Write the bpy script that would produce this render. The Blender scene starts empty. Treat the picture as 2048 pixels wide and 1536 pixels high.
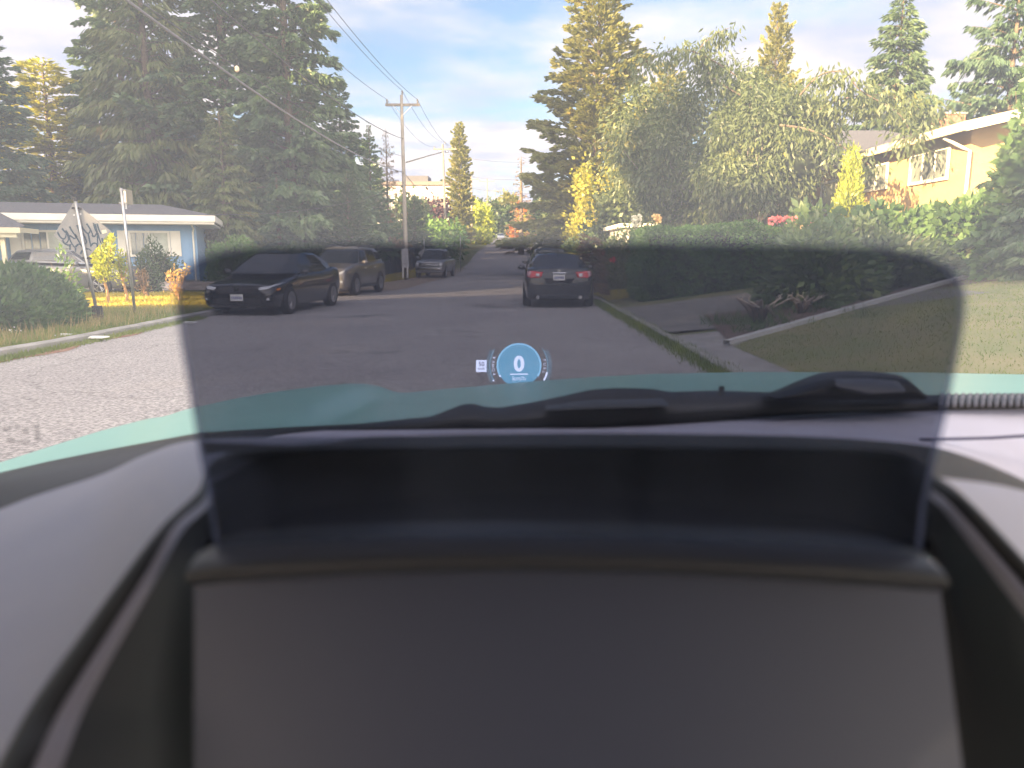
import bpy, bmesh, math, random
import numpy as np
from mathutils import Vector, Matrix
from mathutils.bvhtree import BVHTree
S = bpy.context.scene
COL = S.collection
R = math.radians
# ---------------------------------------------------------------- camera, sky, sun, exposure
CAMZ = 1.45
PITCH = math.atan(264/1500)
cam = bpy.data.cameras.new('camera'); camo = bpy.data.objects.new('camera', cam); COL.objects.link(camo)
camo.location = (0, 0, CAMZ); camo.rotation_euler = (math.pi/2-PITCH, 0, 0)
cam.sensor_width = 36; cam.lens = 36*1500/2048; cam.clip_start = .02; cam.clip_end = 9000
cam.dof.use_dof = True; cam.dof.focus_distance = 7; cam.dof.aperture_fstop = cam.lens/3.9
S.camera = camo
SUNDIR = Vector((.72, .69, 0)).normalized()      # way the light travels over the ground
SUN_EL = R(12.5)
W = bpy.data.worlds.new('World'); S.world = W; W.use_nodes = True
nt = W.node_tree; nt.nodes.clear()
N = nt.nodes.new; Lk = nt.links.new
sky = N('ShaderNodeTexSky'); sky.sky_type = 'NISHITA'; sky.sun_disc = False
sky.sun_elevation = SUN_EL
sky.sun_rotation = math.atan2(-SUNDIR.x, -SUNDIR.y)
sky.air_density = 1.0; sky.dust_density = .6; sky.ozone_density = 1.5
tc = N('ShaderNodeTexCoord'); sep = N('ShaderNodeSeparateXYZ'); Lk(tc.outputs['Generated'], sep.inputs[0])
den = N('ShaderNodeMath'); den.operation = 'MAXIMUM'; Lk(sep.outputs['Z'], den.inputs[0]); den.inputs[1].default_value = 0.0
den2 = N('ShaderNodeMath'); den2.operation = 'ADD'; Lk(den.outputs[0], den2.inputs[0]); den2.inputs[1].default_value = .10
dx = N('ShaderNodeMath'); dx.operation = 'DIVIDE'; Lk(sep.outputs['X'], dx.inputs[0]); Lk(den2.outputs[0], dx.inputs[1])
dy = N('ShaderNodeMath'); dy.operation = 'DIVIDE'; Lk(sep.outputs['Y'], dy.inputs[0]); Lk(den2.outputs[0], dy.inputs[1])
cmb = N('ShaderNodeCombineXYZ'); Lk(dx.outputs[0], cmb.inputs[0]); Lk(dy.outputs[0], cmb.inputs[1])
mp = N('ShaderNodeMapping'); Lk(cmb.outputs[0], mp.inputs[0]); mp.inputs['Scale'].default_value = (.55, .62, 1); mp.inputs['Rotation'].default_value = (0, 0, R(20)); mp.inputs['Location'].default_value = (1.3, .35, 0)
n1 = N('ShaderNodeTexNoise'); Lk(mp.outputs[0], n1.inputs['Vector']); n1.inputs['Scale'].default_value = 1.0; n1.inputs['Detail'].default_value = 9; n1.inputs['Roughness'].default_value = .56; n1.inputs['Distortion'].default_value = .25
cr = N('ShaderNodeValToRGB'); Lk(n1.outputs['Fac'], cr.inputs[0])
cr.color_ramp.elements[0].position = .40; cr.color_ramp.elements[0].color = (.0,)*3+(1,)
cr.color_ramp.elements[1].position = .53; cr.color_ramp.elements[1].color = (1,)*3+(1,)
n2 = N('ShaderNodeTexNoise'); Lk(mp.outputs[0], n2.inputs['Vector']); n2.inputs['Scale'].default_value = 3.2; n2.inputs['Detail'].default_value = 6
cr2 = N('ShaderNodeValToRGB'); Lk(n2.outputs['Fac'], cr2.inputs[0])
cr2.color_ramp.elements[0].position = .35; cr2.color_ramp.elements[0].color = (5.6, 5.9, 7.2, 1)
cr2.color_ramp.elements[1].position = .62; cr2.color_ramp.elements[1].color = (9.2, 8.3, 7.9, 1)
mixc = N('ShaderNodeMixRGB'); Lk(cr.outputs[0], mixc.inputs[0])
skm = N('ShaderNodeMixRGB'); skm.blend_type = 'MULTIPLY'; skm.inputs[0].default_value = 1; Lk(sky.outputs[0], skm.inputs[1]); skm.inputs[2].default_value = (1.7, 1.7, 1.8, 1)
Lk(skm.outputs[0], mixc.inputs[1]); Lk(cr2.outputs[0], mixc.inputs[2])
bg = N('ShaderNodeBackground'); # unseen sky behind the camera, brightened and warmed to add ambient light
mrw = N('ShaderNodeMapRange'); Lk(sep.outputs['Y'], mrw.inputs[0]); mrw.inputs[1].default_value = .15; mrw.inputs[2].default_value = -.5
mxw = N('ShaderNodeMixRGB'); Lk(mrw.outputs[0], mxw.inputs[0]); mxw.inputs[1].default_value = (.47, .46, .475, 1); mxw.inputs[2].default_value = (2.2, 1.92, 1.58, 1)
vm = N('ShaderNodeVectorMath'); vm.operation = 'MULTIPLY'; Lk(mixc.outputs[0], vm.inputs[0]); Lk(mxw.outputs[0], vm.inputs[1])
Lk(vm.outputs[0], bg.inputs[0]); bg.inputs[1].default_value = .052
out = N('ShaderNodeOutputWorld'); Lk(bg.outputs[0], out.inputs[0])
sl = bpy.data.lights.new('sun', 'SUN'); sl.energy = 5.0; sl.angle = R(.6); sl.color = (1, .68, .34)
so = bpy.data.objects.new('sun', sl); COL.objects.link(so)
sd = Vector((SUNDIR.x*math.cos(SUN_EL), SUNDIR.y*math.cos(SUN_EL), -math.sin(SUN_EL)))
so.rotation_euler = sd.to_track_quat('-Z', 'Y').to_euler()
S.view_settings.view_transform = 'Standard'; S.view_settings.look = 'None'; S.view_settings.gamma = 1
S.view_settings.exposure = 2.65
S.cycles.max_bounces = 7; S.cycles.diffuse_bounces = 3; S.cycles.glossy_bounces = 3
S.cycles.transmission_bounces = 4; S.cycles.transparent_max_bounces = 12; S.cycles.use_denoising = True
S.cycles.caustics_reflective = False; S.cycles.caustics_refractive = False
S.cycles.sample_clamp_indirect = 4

# ---------------------------------------------------------------- helpers
rnd = random.Random(5)
RIGHT = Vector((1, 0, 0)); FWD = Vector((0, math.cos(PITCH), -math.sin(PITCH))); UPV = Vector((0, math.sin(PITCH), math.cos(PITCH)))
C0 = Vector((0, 0, CAMZ))
def ray(px, py): return RIGHT*((px-1024)/1500) + UPV*((768-py)/1500) + FWD
def cp(px, py, d): return C0 + ray(px, py)*d
def yp(px, py, Y):
    r = ray(px, py); return C0 + r*(Y/r.y)
def gp(px, py, z=0):
    r = ray(px, py); return C0 + r*((z-CAMZ)/r.z)

GY = [-400, 22, 38, 52, 65, 80, 92, 120, 146, 190, 240, 300, 500, 900]
GZ = [0, 0, -.12, -.30, -.26, 0.3, .9, 2.3, 3.5, 4.6, 6.0, 7.8, 12, 18]
def xo(Y): return 2.0*smooth((Y-60)/90)
def smooth(t): t = max(0, min(1, t)); return t*t*(3-2*t)
def rz(Y): return float(np.interp(Y, GY, GZ))
def gz(X, Y):
    z = rz(Y)
    k = smooth((Y-4)/6)*(1-smooth((Y-45)/20))
    if X > 3: z += .13*min(X-3, 9)*k
    if X < -9: z += .012*min(-X-9, 30)*k
    return z

def link(o, parent=None):
    COL.objects.link(o)
    if parent is not None: o.parent = parent
    return o
def tag(o, label=None, cat=None, group=None, kind=None):
    if label: o['label'] = label
    if cat: o['category'] = cat
    if group: o['group'] = group
    if kind: o['kind'] = kind
    return o
def thing(name, label, cat, loc=(0, 0, 0), rz_=0, group=None):
    o = bpy.data.objects.new(name, None); o.empty_display_size = .2
    COL.objects.link(o); o.location = loc; o.rotation_euler = (0, 0, rz_)
    return tag(o, label, cat, group)
def copy_tree(o, parent=None):
    c = o.copy(); COL.objects.link(c)
    if parent is not None: c.parent = parent
    for ch in list(o.children): copy_tree(ch, c)
    return c
def wire_obj(name, mesh, mat, parent=None, smooth_=False):
    o = bpy.data.objects.new(name, mesh)
    if mat is not None and not mesh.materials: mesh.materials.append(mat)
    if smooth_:
        for p in mesh.polygons: p.use_smooth = True
    return link(o, parent)

class MB:
    "collects shapes, builds ONE mesh object"
    def __init__(s): s.v = []; s.f = []
    def add(s, vs, fs):
        n = len(s.v); s.v += [tuple(v) for v in vs]; s.f += [tuple(i+n for i in f) for f in fs]; return s
    def box(s, c, size, rot=None):
        x, y, z = [a/2 for a in size]; M = rot or Matrix.Identity(3); c = Vector(c)
        vs = [c + M @ Vector((sx*x, sy*y, sz*z)) for sx in (-1, 1) for sy in (-1, 1) for sz in (-1, 1)]
        return s.add(vs, [(0, 1, 3, 2), (4, 6, 7, 5), (0, 4, 5, 1), (2, 3, 7, 6), (0, 2, 6, 4), (1, 5, 7, 3)])
    def bb(s, x0, x1, y0, y1, z0, z1): return s.box(((x0+x1)/2, (y0+y1)/2, (z0+z1)/2), (x1-x0, y1-y0, z1-z0))
    def quad(s, *p): return s.add(p, [tuple(range(len(p)))])
    def tube(s, pts, r, seg=8, cap=True):
        pts = [Vector(p) for p in pts]; n = len(pts)
        rs = r if isinstance(r, (list, tuple)) else [r]*n
        vs = []; ref = None
        for i, p in enumerate(pts):
            d = (pts[min(i+1, n-1)]-pts[max(i-1, 0)]).normalized()
            if ref is None: ref = d.orthogonal().normalized()
            ref = (ref - d*ref.dot(d)).normalized(); b = d.cross(ref)
            for k in range(seg):
                a = 2*math.pi*k/seg; vs.append(p + (ref*math.cos(a)+b*math.sin(a))*rs[i])
        fs = [(i*seg+k, i*seg+(k+1) % seg, (i+1)*seg+(k+1) % seg, (i+1)*seg+k) for i in range(n-1) for k in range(seg)]
        if cap: fs += [tuple(range(seg))[::-1], tuple((n-1)*seg+k for k in range(seg))]
        return s.add(vs, fs)
    def lathe(s, prof, c=(0, 0, 0), axis='z', seg=20):
        c = Vector(c); vs = []
        for r, h in prof:
            for k in range(seg):
                a = 2*math.pi*k/seg; x, y = r*math.cos(a), r*math.sin(a)
                vs.append(c + (Vector((x, y, h)) if axis == 'z' else Vector((h, x, y))))
        n = len(prof)
        fs = [(i*seg+k, i*seg+(k+1) % seg, (i+1)*seg+(k+1) % seg, (i+1)*seg+k) for i in range(n-1) for k in range(seg)]
        fs += [tuple(range(seg))[::-1], tuple((n-1)*seg+k for k in range(seg))]
        return s.add(vs, fs)
    def grid(s, rows, closed=False, both=False):
        m = len(rows[0]); n = len(rows)
        vs = [p for r in rows for p in r]; fs = []
        for i in range(n-1):
            for k in range(m if closed else m-1):
                fs.append((i*m+k, i*m+(k+1) % m, (i+1)*m+(k+1) % m, (i+1)*m+k))
        return s.add(vs, fs)
    def prism(s, poly, off):
        "poly: planar points, off: vector thickness"
        off = Vector(off); n = len(poly); a = [Vector(p) for p in poly]; b = [p+off for p in a]
        return s.add(a+b, [tuple(range(n))[::-1], tuple(range(n, 2*n))] + [(i, (i+1) % n, n+(i+1) % n, n+i) for i in range(n)])
    def build(s, name, mat, parent=None, smooth_=False, bevel=0):
        me = bpy.data.meshes.new(name); me.from_pydata(s.v, [], s.f); me.validate(); me.update()
        bm = bmesh.new(); bm.from_mesh(me); bmesh.ops.recalc_face_normals(bm, faces=bm.faces); bm.to_mesh(me); bm.free()
        o = wire_obj(name, me, mat, parent, smooth_)
        if bevel:
            b = o.modifiers.new('b', 'BEVEL'); b.width = bevel; b.segments = 2; b.limit_method = 'ANGLE'; b.angle_limit = R(35)
        return o

def cat(P, n, closed=False):
    "catmull-rom upsample of list of Vectors (n per span)"
    P = [Vector(p) for p in P]; m = len(P); o = []
    for i in range(m if closed else m-1):
        if closed: a, b, c, d = P[i-1], P[i], P[(i+1) % m], P[(i+2) % m]
        else: a, b, c, d = P[max(i-1, 0)], P[i], P[i+1], P[min(i+2, m-1)]
        for k in range(n):
            t = k/n
            o.append(.5*((2*b)+(c-a)*t+(2*a-5*b+4*c-d)*t*t+(3*b-a-3*c+d)*t**3))
    if not closed: o.append(P[-1])
    return o
def interp(tab, x):
    return float(np.interp(x, [a[0] for a in tab], [a[1] for a in tab]))

# ---------------------------------------------------------------- materials
MATS = {}
def mat(name, col, rough=.7, col2=None, nscale=4, metal=0, bump=0, bscale=None, coat=0, spec=.5, detail=5, contrast=(.35, .65), col3=None):
    m = bpy.data.materials.new(name); m.use_nodes = True; t = m.node_tree; b = t.nodes['Principled BSDF']
    b.inputs['Base Color'].default_value = (*col, 1); b.inputs['Roughness'].default_value = rough
    b.inputs['Metallic'].default_value = metal; b.inputs['Coat Weight'].default_value = coat; b.inputs['Coat Roughness'].default_value = .06
    b.inputs['Specular IOR Level'].default_value = spec
    if col2 or bump:
        co = t.nodes.new('ShaderNodeTexCoord')
        if col2:
            n = t.nodes.new('ShaderNodeTexNoise'); n.inputs['Scale'].default_value = nscale; n.inputs['Detail'].default_value = detail
            t.links.new(co.outputs['Object'], n.inputs['Vector'])
            r = t.nodes.new('ShaderNodeValToRGB'); t.links.new(n.outputs['Fac'], r.inputs[0])
            r.color_ramp.elements[0].position = contrast[0]; r.color_ramp.elements[0].color = (*col, 1)
            r.color_ramp.elements[1].position = contrast[1]; r.color_ramp.elements[1].color = (*col2, 1)
            if col3:
                e = r.color_ramp.elements.new(min(.98, contrast[1]+.12)); e.color = (*col3, 1)
            t.links.new(r.outputs[0], b.inputs['Base Color'])
        if bump:
            n2 = t.nodes.new('ShaderNodeTexNoise'); n2.inputs['Scale'].default_value = bscale or nscale*6; n2.inputs['Detail'].default_value = 4
            t.links.new(co.outputs['Object'], n2.inputs['Vector'])
            bu = t.nodes.new('ShaderNodeBump'); bu.inputs['Strength'].default_value = bump; bu.inputs['Distance'].default_value = .02
            t.links.new(n2.outputs['Fac'], bu.inputs['Height']); t.links.new(bu.outputs[0], b.inputs['Normal'])
    MATS[name] = m; return m
def leafmat(name, c1, c2, trans=.35, c3=None, scale=.6, tcol=None):
    m = bpy.data.materials.new(name); m.use_nodes = True; t = m.node_tree; t.nodes.clear()
    nn = t.nodes.new; L = t.links.new
    g = nn('ShaderNodeNewGeometry'); co = nn('ShaderNodeTexCoord'); no = nn('ShaderNodeTexNoise'); no.inputs['Scale'].default_value = scale; no.inputs['Detail'].default_value = 3
    L(co.outputs['Object'], no.inputs['Vector'])
    a = nn('ShaderNodeMath'); a.operation = 'MULTIPLY_ADD'; L(g.outputs['Random Per Island'], a.inputs[0]); a.inputs[1].default_value = .45
    sc = nn('ShaderNodeMath'); sc.operation = 'MULTIPLY_ADD'; L(no.outputs['Fac'], sc.inputs[0]); sc.inputs[1].default_value = 1.6; sc.inputs[2].default_value = -.55
    L(sc.outputs[0], a.inputs[2])
    r = nn('ShaderNodeValToRGB'); L(a.outputs[0], r.inputs[0])
    r.color_ramp.elements[0].position = .1; r.color_ramp.elements[0].color = (*c1, 1)
    r.color_ramp.elements[1].position = .85; r.color_ramp.elements[1].color = (*c2, 1)
    if c3: e = r.color_ramp.elements.new(.97); e.color = (*c3, 1)
    d = nn('ShaderNodeBsdfDiffuse'); tr = nn('ShaderNodeBsdfTranslucent'); L(r.outputs[0], d.inputs[0])
    tm = nn('ShaderNodeMixRGB'); tm.blend_type = 'MULTIPLY'; tm.inputs[0].default_value = 1; L(r.outputs[0], tm.inputs[1]); tm.inputs[2].default_value = (*(tcol or (1.6, 1.7, .7)), 1)
    L(tm.outputs[0], tr.inputs[0])
    mx = nn('ShaderNodeMixShader'); mx.inputs[0].default_value = trans; L(d.outputs[0], mx.inputs[1]); L(tr.outputs[0], mx.inputs[2])
    gl = nn('ShaderNodeBsdfGlossy'); gl.inputs['Roughness'].default_value = .45; mx2 = nn('ShaderNodeMixShader'); mx2.inputs[0].default_value = .04
    L(mx.outputs[0], mx2.inputs[1]); L(gl.outputs[0], mx2.inputs[2])
    o = nn('ShaderNodeOutputMaterial'); L(mx2.outputs[0], o.inputs[0]); MATS[name] = m; return m
def emis(name, col, strength, fac=1.0, add=False):
    m = bpy.data.materials.new(name); m.use_nodes = True; t = m.node_tree; t.nodes.clear()
    e = t.nodes.new('ShaderNodeEmission'); e.inputs[0].default_value = (*col, 1); e.inputs[1].default_value = strength
    tr = t.nodes.new('ShaderNodeBsdfTransparent'); o = t.nodes.new('ShaderNodeOutputMaterial')
    if add: x = t.nodes.new('ShaderNodeAddShader'); t.links.new(tr.outputs[0], x.inputs[0]); t.links.new(e.outputs[0], x.inputs[1])
    else: x = t.nodes.new('ShaderNodeMixShader'); x.inputs[0].default_value = fac; t.links.new(tr.outputs[0], x.inputs[1]); t.links.new(e.outputs[0], x.inputs[2])
    t.links.new(x.outputs[0], o.inputs[0]); return m
def glassmat(name, tint, veil, vcol=(1, 1, 1), gloss=.0, grough=.05, nscale=2.5, zfade=None, streak=None):
    "see-through sheet: tinted transmission plus a pale scattering veil that imitates glare"
    m = bpy.data.materials.new(name); m.use_nodes = True; t = m.node_tree; t.nodes.clear(); nn = t.nodes.new; L = t.links.new
    tr = nn('ShaderNodeBsdfTransparent'); tr.inputs[0].default_value = (*tint, 1)
    d = nn('ShaderNodeBsdfDiffuse'); tl = nn('ShaderNodeBsdfTranslucent'); d.inputs[0].default_value = (*vcol, 1); tl.inputs[0].default_value = (*vcol, 1)
    a = nn('ShaderNodeMixShader'); a.inputs[0].default_value = .6; L(d.outputs[0], a.inputs[1]); L(tl.outputs[0], a.inputs[2])
    co = nn('ShaderNodeTexCoord'); no = nn('ShaderNodeTexNoise'); no.inputs['Scale'].default_value = nscale; no.inputs['Detail'].default_value = 4; mpp = nn('ShaderNodeMapping'); mpp.inputs['Scale'].default_value = streak or (1, 1, 1); mpp.inputs['Rotation'].default_value = (0, R(12) if streak else 0, 0); L(co.outputs['Object'], mpp.inputs[0]); L(mpp.outputs[0], no.inputs['Vector'])
    mr = nn('ShaderNodeMapRange'); L(no.outputs['Fac'], mr.inputs[0]); mr.inputs[1].default_value = .25; mr.inputs[2].default_value = .75; mr.inputs[3].default_value = veil*(.2 if streak else .75); mr.inputs[4].default_value = veil*(2.2 if streak else 1.25)
    if zfade:      # veil thins towards the base, imitating weaker glare low on the glass
        sp3 = nn('ShaderNodeSeparateXYZ'); L(co.outputs['Object'], sp3.inputs[0]); zr = nn('ShaderNodeMapRange'); L(sp3.outputs['Z'], zr.inputs[0])
        zr.inputs[1].default_value = zfade[0]; zr.inputs[2].default_value = zfade[1]; zr.inputs[3].default_value = zfade[2]; zr.inputs[4].default_value = 1
        ml = nn('ShaderNodeMath'); ml.operation = 'MULTIPLY'; L(mr.outputs[0], ml.inputs[0]); L(zr.outputs[0], ml.inputs[1]); mr = ml
    b = nn('ShaderNodeMixShader'); L(mr.outputs[0], b.inputs[0]); L(tr.outputs[0], b.inputs[1]); L(a.outputs[0], b.inputs[2])
    o = nn('ShaderNodeOutputMaterial')
    if gloss:
        g = nn('ShaderNodeBsdfGlossy'); g.inputs['Roughness'].default_value = grough
        c = nn('ShaderNodeMixShader'); c.inputs[0].default_value = gloss; L(b.outputs[0], c.inputs[1]); L(g.outputs[0], c.inputs[2]); L(c.outputs[0], o.inputs[0])
    else: L(b.outputs[0], o.inputs[0])
    return m
# ---------------------------------------------------------------- own car (bonnet, windscreen, dashboard, head-up display)
m_mint = mat('mint_paint', (.29, .55, .51), .38, coat=.25, col2=(.26, .51, .475), nscale=1.5)
m_hoodskin = mat('hood_skin', (.31, .32, .40), .5, bump=.25, bscale=900, col2=(.27, .285, .37), nscale=12)
m_black = mat('black_plastic', (.011, .012, .015), .45)
m_black2 = mat('black_textured_plastic', (.03, .032, .038), .55, bump=.2, bscale=400)
m_rubber = mat('rubber', (.012, .012, .013), .6)
m_dash = mat('dashboard_skin', (.54, .52, .60), .55, bump=.25, bscale=900, col2=(.58, .575, .68), nscale=12)
m_rim = mat('hood_rim', (.018, .02, .024), .5)
m_trim = mat('satin_trim', (.17, .165, .21), .42)
m_wall = mat('hood_wall', (.022, .024, .030), .6)
m_face = mat('display_glass', (.046, .054, .095), .42, coat=.1)
m_bar = mat('display_bar', (.036, .037, .044), .40)

def curve_px(tab, xs, dt):
    return [cp(x, interp(tab, x), dt(x) if callable(dt) else dt) for x in xs]
def sheet(A, B, mid=4, bulge=0, bdir=None):
    "rows from curve A to curve B with a bulge"
    rows = []
    for i in range(mid+1):
        t = i/mid; k = bulge*math.sin(math.pi*t)
        rows.append([a.lerp(b, t) + (bdir or -FWD)*k for a, b in zip(A, B)])
    return rows
own = thing('driven_car', 'mint green car whose black dashboard and bonnet fill the foreground', 'car', (0, 0, 0))

SIL = [(-500, 1075), (-300, 1010), (0, 925), (100, 893), (200, 862), (300, 836), (380, 817), (470, 797), (560, 782), (640, 772), (700, 767), (735, 768), (758, 772), (776, 780), (800, 786), (840, 783), (900, 777), (970, 771), (1100, 760), (1200, 753), (1300, 748), (1500, 744), (1840, 745), (2048, 749), (2500, 768)]
NEAR = [(-500, 1100), (-300, 1050), (0, 965), (200, 915), (400, 880), (700, 868), (1000, 850), (1200, 815), (1500, 812), (2500, 830)]
xs = [-500+i*15 for i in range(201)]
def dfar(x): return interp([(-500, 1.15), (0, 1.5), (400, 1.75), (700, 1.9), (790, 1.98), (1000, 2.05), (1600, 2.05), (2500, 1.8)], x)
def dnear(x): return interp([(-500, .9), (0, .98), (500, 1.05), (2500, 1.05)], x)
far = [cp(x, interp(SIL, x), dfar(x)) for x in xs]; near = [cp(x, interp(NEAR, x), dnear(x)) for x in xs]
rows = []
for i in range(13):
    t = i/12; row = []
    for k, (a, b) in enumerate(zip(near, far)):
        p = a.lerp(b, t); x = xs[k]
        # fold between the wing and the raised centre, runs back towards the windscreen
        c = 795 - 190*(1-t); w = 34+30*(1-t)
        p = p + Vector((0, 0, -.022*math.exp(-((x-c)/w)**2)*math.sin(math.pi*min(1, t*1.05))))
        # long crease on the wing
        c2 = 330-60*(1-t); p += Vector((0, 0, -.004*math.exp(-((x-c2)/25)**2)*t))
        row.append(p)
    rows.append(row)
for dy, dz in ((.05, -.012), (.11, -.05), (.17, -.13), (.21, -.3), (.22, -.6)):
    rows.append([b + Vector((0, dy, dz)) for b in far])
MB().grid(rows).build('bonnet', m_mint, own, True)
# seam line of the bonnet along the left wing
sm = MB()
sp = [cp(x, interp(SIL, x)+d, dfar(x)*.93) for x, d in ((120, 12), (200, 15), (300, 17), (380, 18), (430, 19))]
sm.tube([p+Vector((0, 0, .0015)) for p in sp], .0016, 6).build('bonnet_seam', mat('seam', (.55, .75, .68), .3), own)

# black cowl under the windscreen
T = [(-500, 1090), (-200, 1004), (0, 945), (100, 922), (200, 902), (400, 865), (560, 855), (700, 848), (870, 836), (1000, 822), (1200, 802), (1500, 795), (2500, 805)]
xs = [-500+i*30 for i in range(101)]
A = curve_px(T, xs, .95); Bb = [cp(x, interp(T, x)+85, .80) for x in xs]
MB().grid(sheet([a+Vector((0, .10, -.06)) for a in A], A, 1)[:-1] + sheet(A, Bb, 5, .012, Vector((0, 0, 1)))).build('cowl', m_black, own, True)
# wiper arm with its blade, pod and spindle cap
def band(top, bot, d, thick, mat_, name, par, mid=5, step=12):
    x0 = max(top[0][0], bot[0][0]); x1 = min(top[-1][0], bot[-1][0]); xs = list(np.linspace(x0, x1, int((x1-x0)/step)+2))
    A = [cp(x, interp(top, x), d) for x in xs]; B = [cp(x, interp(bot, x), d-.02) for x in xs]
    rows = sheet(A, B, mid, thick*.6); back = [[p + FWD*thick for p in A], A]
    return MB().grid([[p+FWD*thick for p in A]] + rows + [[p+FWD*thick for p in B]]).build(name, mat_, par, True)
wp = band([(560, 862), (700, 850), (860, 834), (900, 818), (925, 809), (948, 807), (962, 814), (1000, 816), (1060, 806), (1130, 792), (1180, 780), (1230, 776), (1300, 777), (1345, 784), (1440, 781), (1560, 785), (1780, 790), (1900, 790), (2100, 786)],
          [(560, 870), (860, 860), (1100, 858), (1220, 856), (1340, 850), (1440, 841), (1560, 832), (1700, 826), (2100, 822)], .82, .018, m_black, 'wiper_arm', own)
band([(1090, 812), (1180, 800), (1330, 797), (1336, 806)], [(1090, 822), (1200, 818), (1336, 814)], .80, .006, mat('wiper_grey', (.06, .065, .07), .45), 'wiper_blade', wp)
band([(1540, 792), (1585, 776), (1620, 760), (1660, 746), (1700, 741), (1760, 744), (1800, 750), (1818, 760), (1838, 790)], [(1540, 800), (1838, 800)], .78, .03, m_black, 'wiper_spindle_cover', wp)
band([(1668, 757), (1740, 757), (1800, 762), (1806, 775)], [(1668, 772), (1740, 790), (1806, 785)], .745, .008, mat('pod_top', (.09, .095, .11), .35), 'spindle_cap', wp)
MB().tube([cp(1443, 792, .8), cp(1443, 772, .8)], .003, 6).build('washer_jet', m_black, own)
ri = MB()
for i in range(26):
    x = 1885+i*14; ri.tube([cp(x, 789, .80), cp(x-3, 799, .785), cp(x-4, 812, .775)], .0022, 6)
ri.build('cowl_grille', mat('grille_grey', (.13, .13, .15), .4), own)

# windscreen: laminated sheet from the cowl up over the camera
cols = []
DT = [(-900, 1390), (-500, 1180), (0, 1040), (300, 925), (560, 869), (640, 861), (900, 858), (1200, 855), (1350, 848), (1450, 842), (1700, 829), (1900, 819), (2048, 816), (3000, 816)]
for i in range(27):
    t = i/26; x = -800+3600*t
    b = cp(x, interp(DT, x)+6, .815); tp = Vector((-.80+1.76*t, .26-.05*(2*t-1)**2, 1.74-.03*(2*t-1)**2))
    cols.append([b.lerp(tp, j/8) + Vector((0, .03, .03))*math.sin(math.pi*j/8) for j in range(9)])
MB().grid(cols).build('windscreen', glassmat('windscreen_glass', (.95, .98, .97), .215, (.94, .96, .98), zfade=(1.26, 1.42, .3)), own, True)  # pale veil in the glass stands in for veiling glare
rf = MB()
rw = []
for y, z in ((.25, 1.735), (.05, 1.78), (-.6, 1.81), (-1.4, 1.79), (-2.0, 1.70)):
    rw.append([Vector((-.82+1.80*i/10, y, z-.06*(2*i/10-1)**2)) for i in range(11)])
rf.grid(rw).grid([[p+Vector((0, 0, .03)) for p in r] for r in rw]).build('roof', mat('headliner', (.30, .29, .28), .9), own, True)
MB().grid([[Vector((-.82+1.80*i/10, y, z)) for i in range(11)] for y, z in ((-2.0, 1.66), (-2.15, 1.5), (-2.3, .9), (-2.3, .3))]).build('tailgate', m_black2, own, True)
for sx, tx in ((-.86, -.79), (1.06, .97)):
    MB().tube([(sx, .86, 1.0), (sx*.97, .55, 1.36), (tx, .2, 1.69), (tx, -.5, 1.76)], .035, 8).build('roof_pillar', m_black, own, True)
    MB().bb(sx-.03, sx+.03, -2.0, .9, .35, 1.04).build('door', m_mint, own, bevel=.02)

# dashboard top
T = [(-500, 1180), (0, 1040), (300, 925), (560, 869), (640, 861), (900, 858), (1200, 855), (1350, 848), (1450, 842), (1700, 829), (1900, 819), (2048, 816), (2600, 816)]
B = [(-500, 1300), (0, 1200), (300, 1000), (560, 940), (1200, 950), (1750, 1000), (1900, 1120), (2048, 1400), (2300, 1700), (2600, 1900)]
xs = [-500+i*31 for i in range(101)]
MB().grid(sheet([cp(x, interp(T, x), .86) + Vector((0, .0, -.05)) for x in xs], curve_px(T, xs, .80), 1)[:-1] + sheet(curve_px(T, xs, .80), curve_px(B, xs, .42), 8)).build('dashboard', m_dash, own, True)
# seam across the dash right of the display
MB().tube([cp(x, y, .66) for x, y in ((1840, 879), (1900, 878), (1980, 876), (2060, 871), (2200, 864))], .0016, 6).build('dashboard_seam', mat('dash_seam', (.09, .09, .16), .7), own)

# instrument hood: nested arches running from bottom left over the top to bottom right
def arch(pts, dep, n=10): return cat([cp(x, y, d) for (x, y), d in zip(pts, dep)], n)
O = arch([(-700, 1500), (-330, 1180), (0, 1019), (200, 950), (300, 906), (410, 879), (700, 873), (1024, 871), (1400, 873), (1700, 880), (1860, 893), (1960, 925), (2120, 1000), (2350, 1180), (2600, 1500)],
         [.34, .38, .42, .44, .45, .46, .47, .47, .47, .46, .45, .43, .42, .40, .38])
R1 = arch([(-160, 1800), (-8, 1536), (62, 1410), (160, 1270), (262, 1130), (330, 1045), (402, 975), (436, 915), (560, 893), (1024, 887), (1400, 889), (1770, 897), (1862, 945), (1960, 1022), (2240, 1330)][:15],
          [.20, .22, .235, .25, .265, .28, .30, .33, .35, .36, .35, .33, .30, .285, .25])
R2 = arch([(-50, 1800), (66, 1536), (126, 1410), (214, 1270), (296, 1140), (350, 1050), (409, 998), (446, 934), (566, 903), (1024, 896), (1400, 898), (1766, 908), (1856, 972), (1935, 1044), (2250, 1400)],
          [.195, .215, .23, .245, .26, .275, .295, .325, .345, .355, .345, .325, .295, .28, .245])
R3 = arch([(20, 1800), (122, 1536), (173, 1410), (249, 1270), (318, 1150), (366, 1062), (417, 1012), (454, 944), (572, 909), (1024, 902), (1400, 904), (1760, 915), (1852, 990), (1917, 1060), (2210, 1450)],
          [.192, .212, .227, .242, .257, .272, .293, .325, .345, .355, .345, .325, .293, .277, .242])
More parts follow.
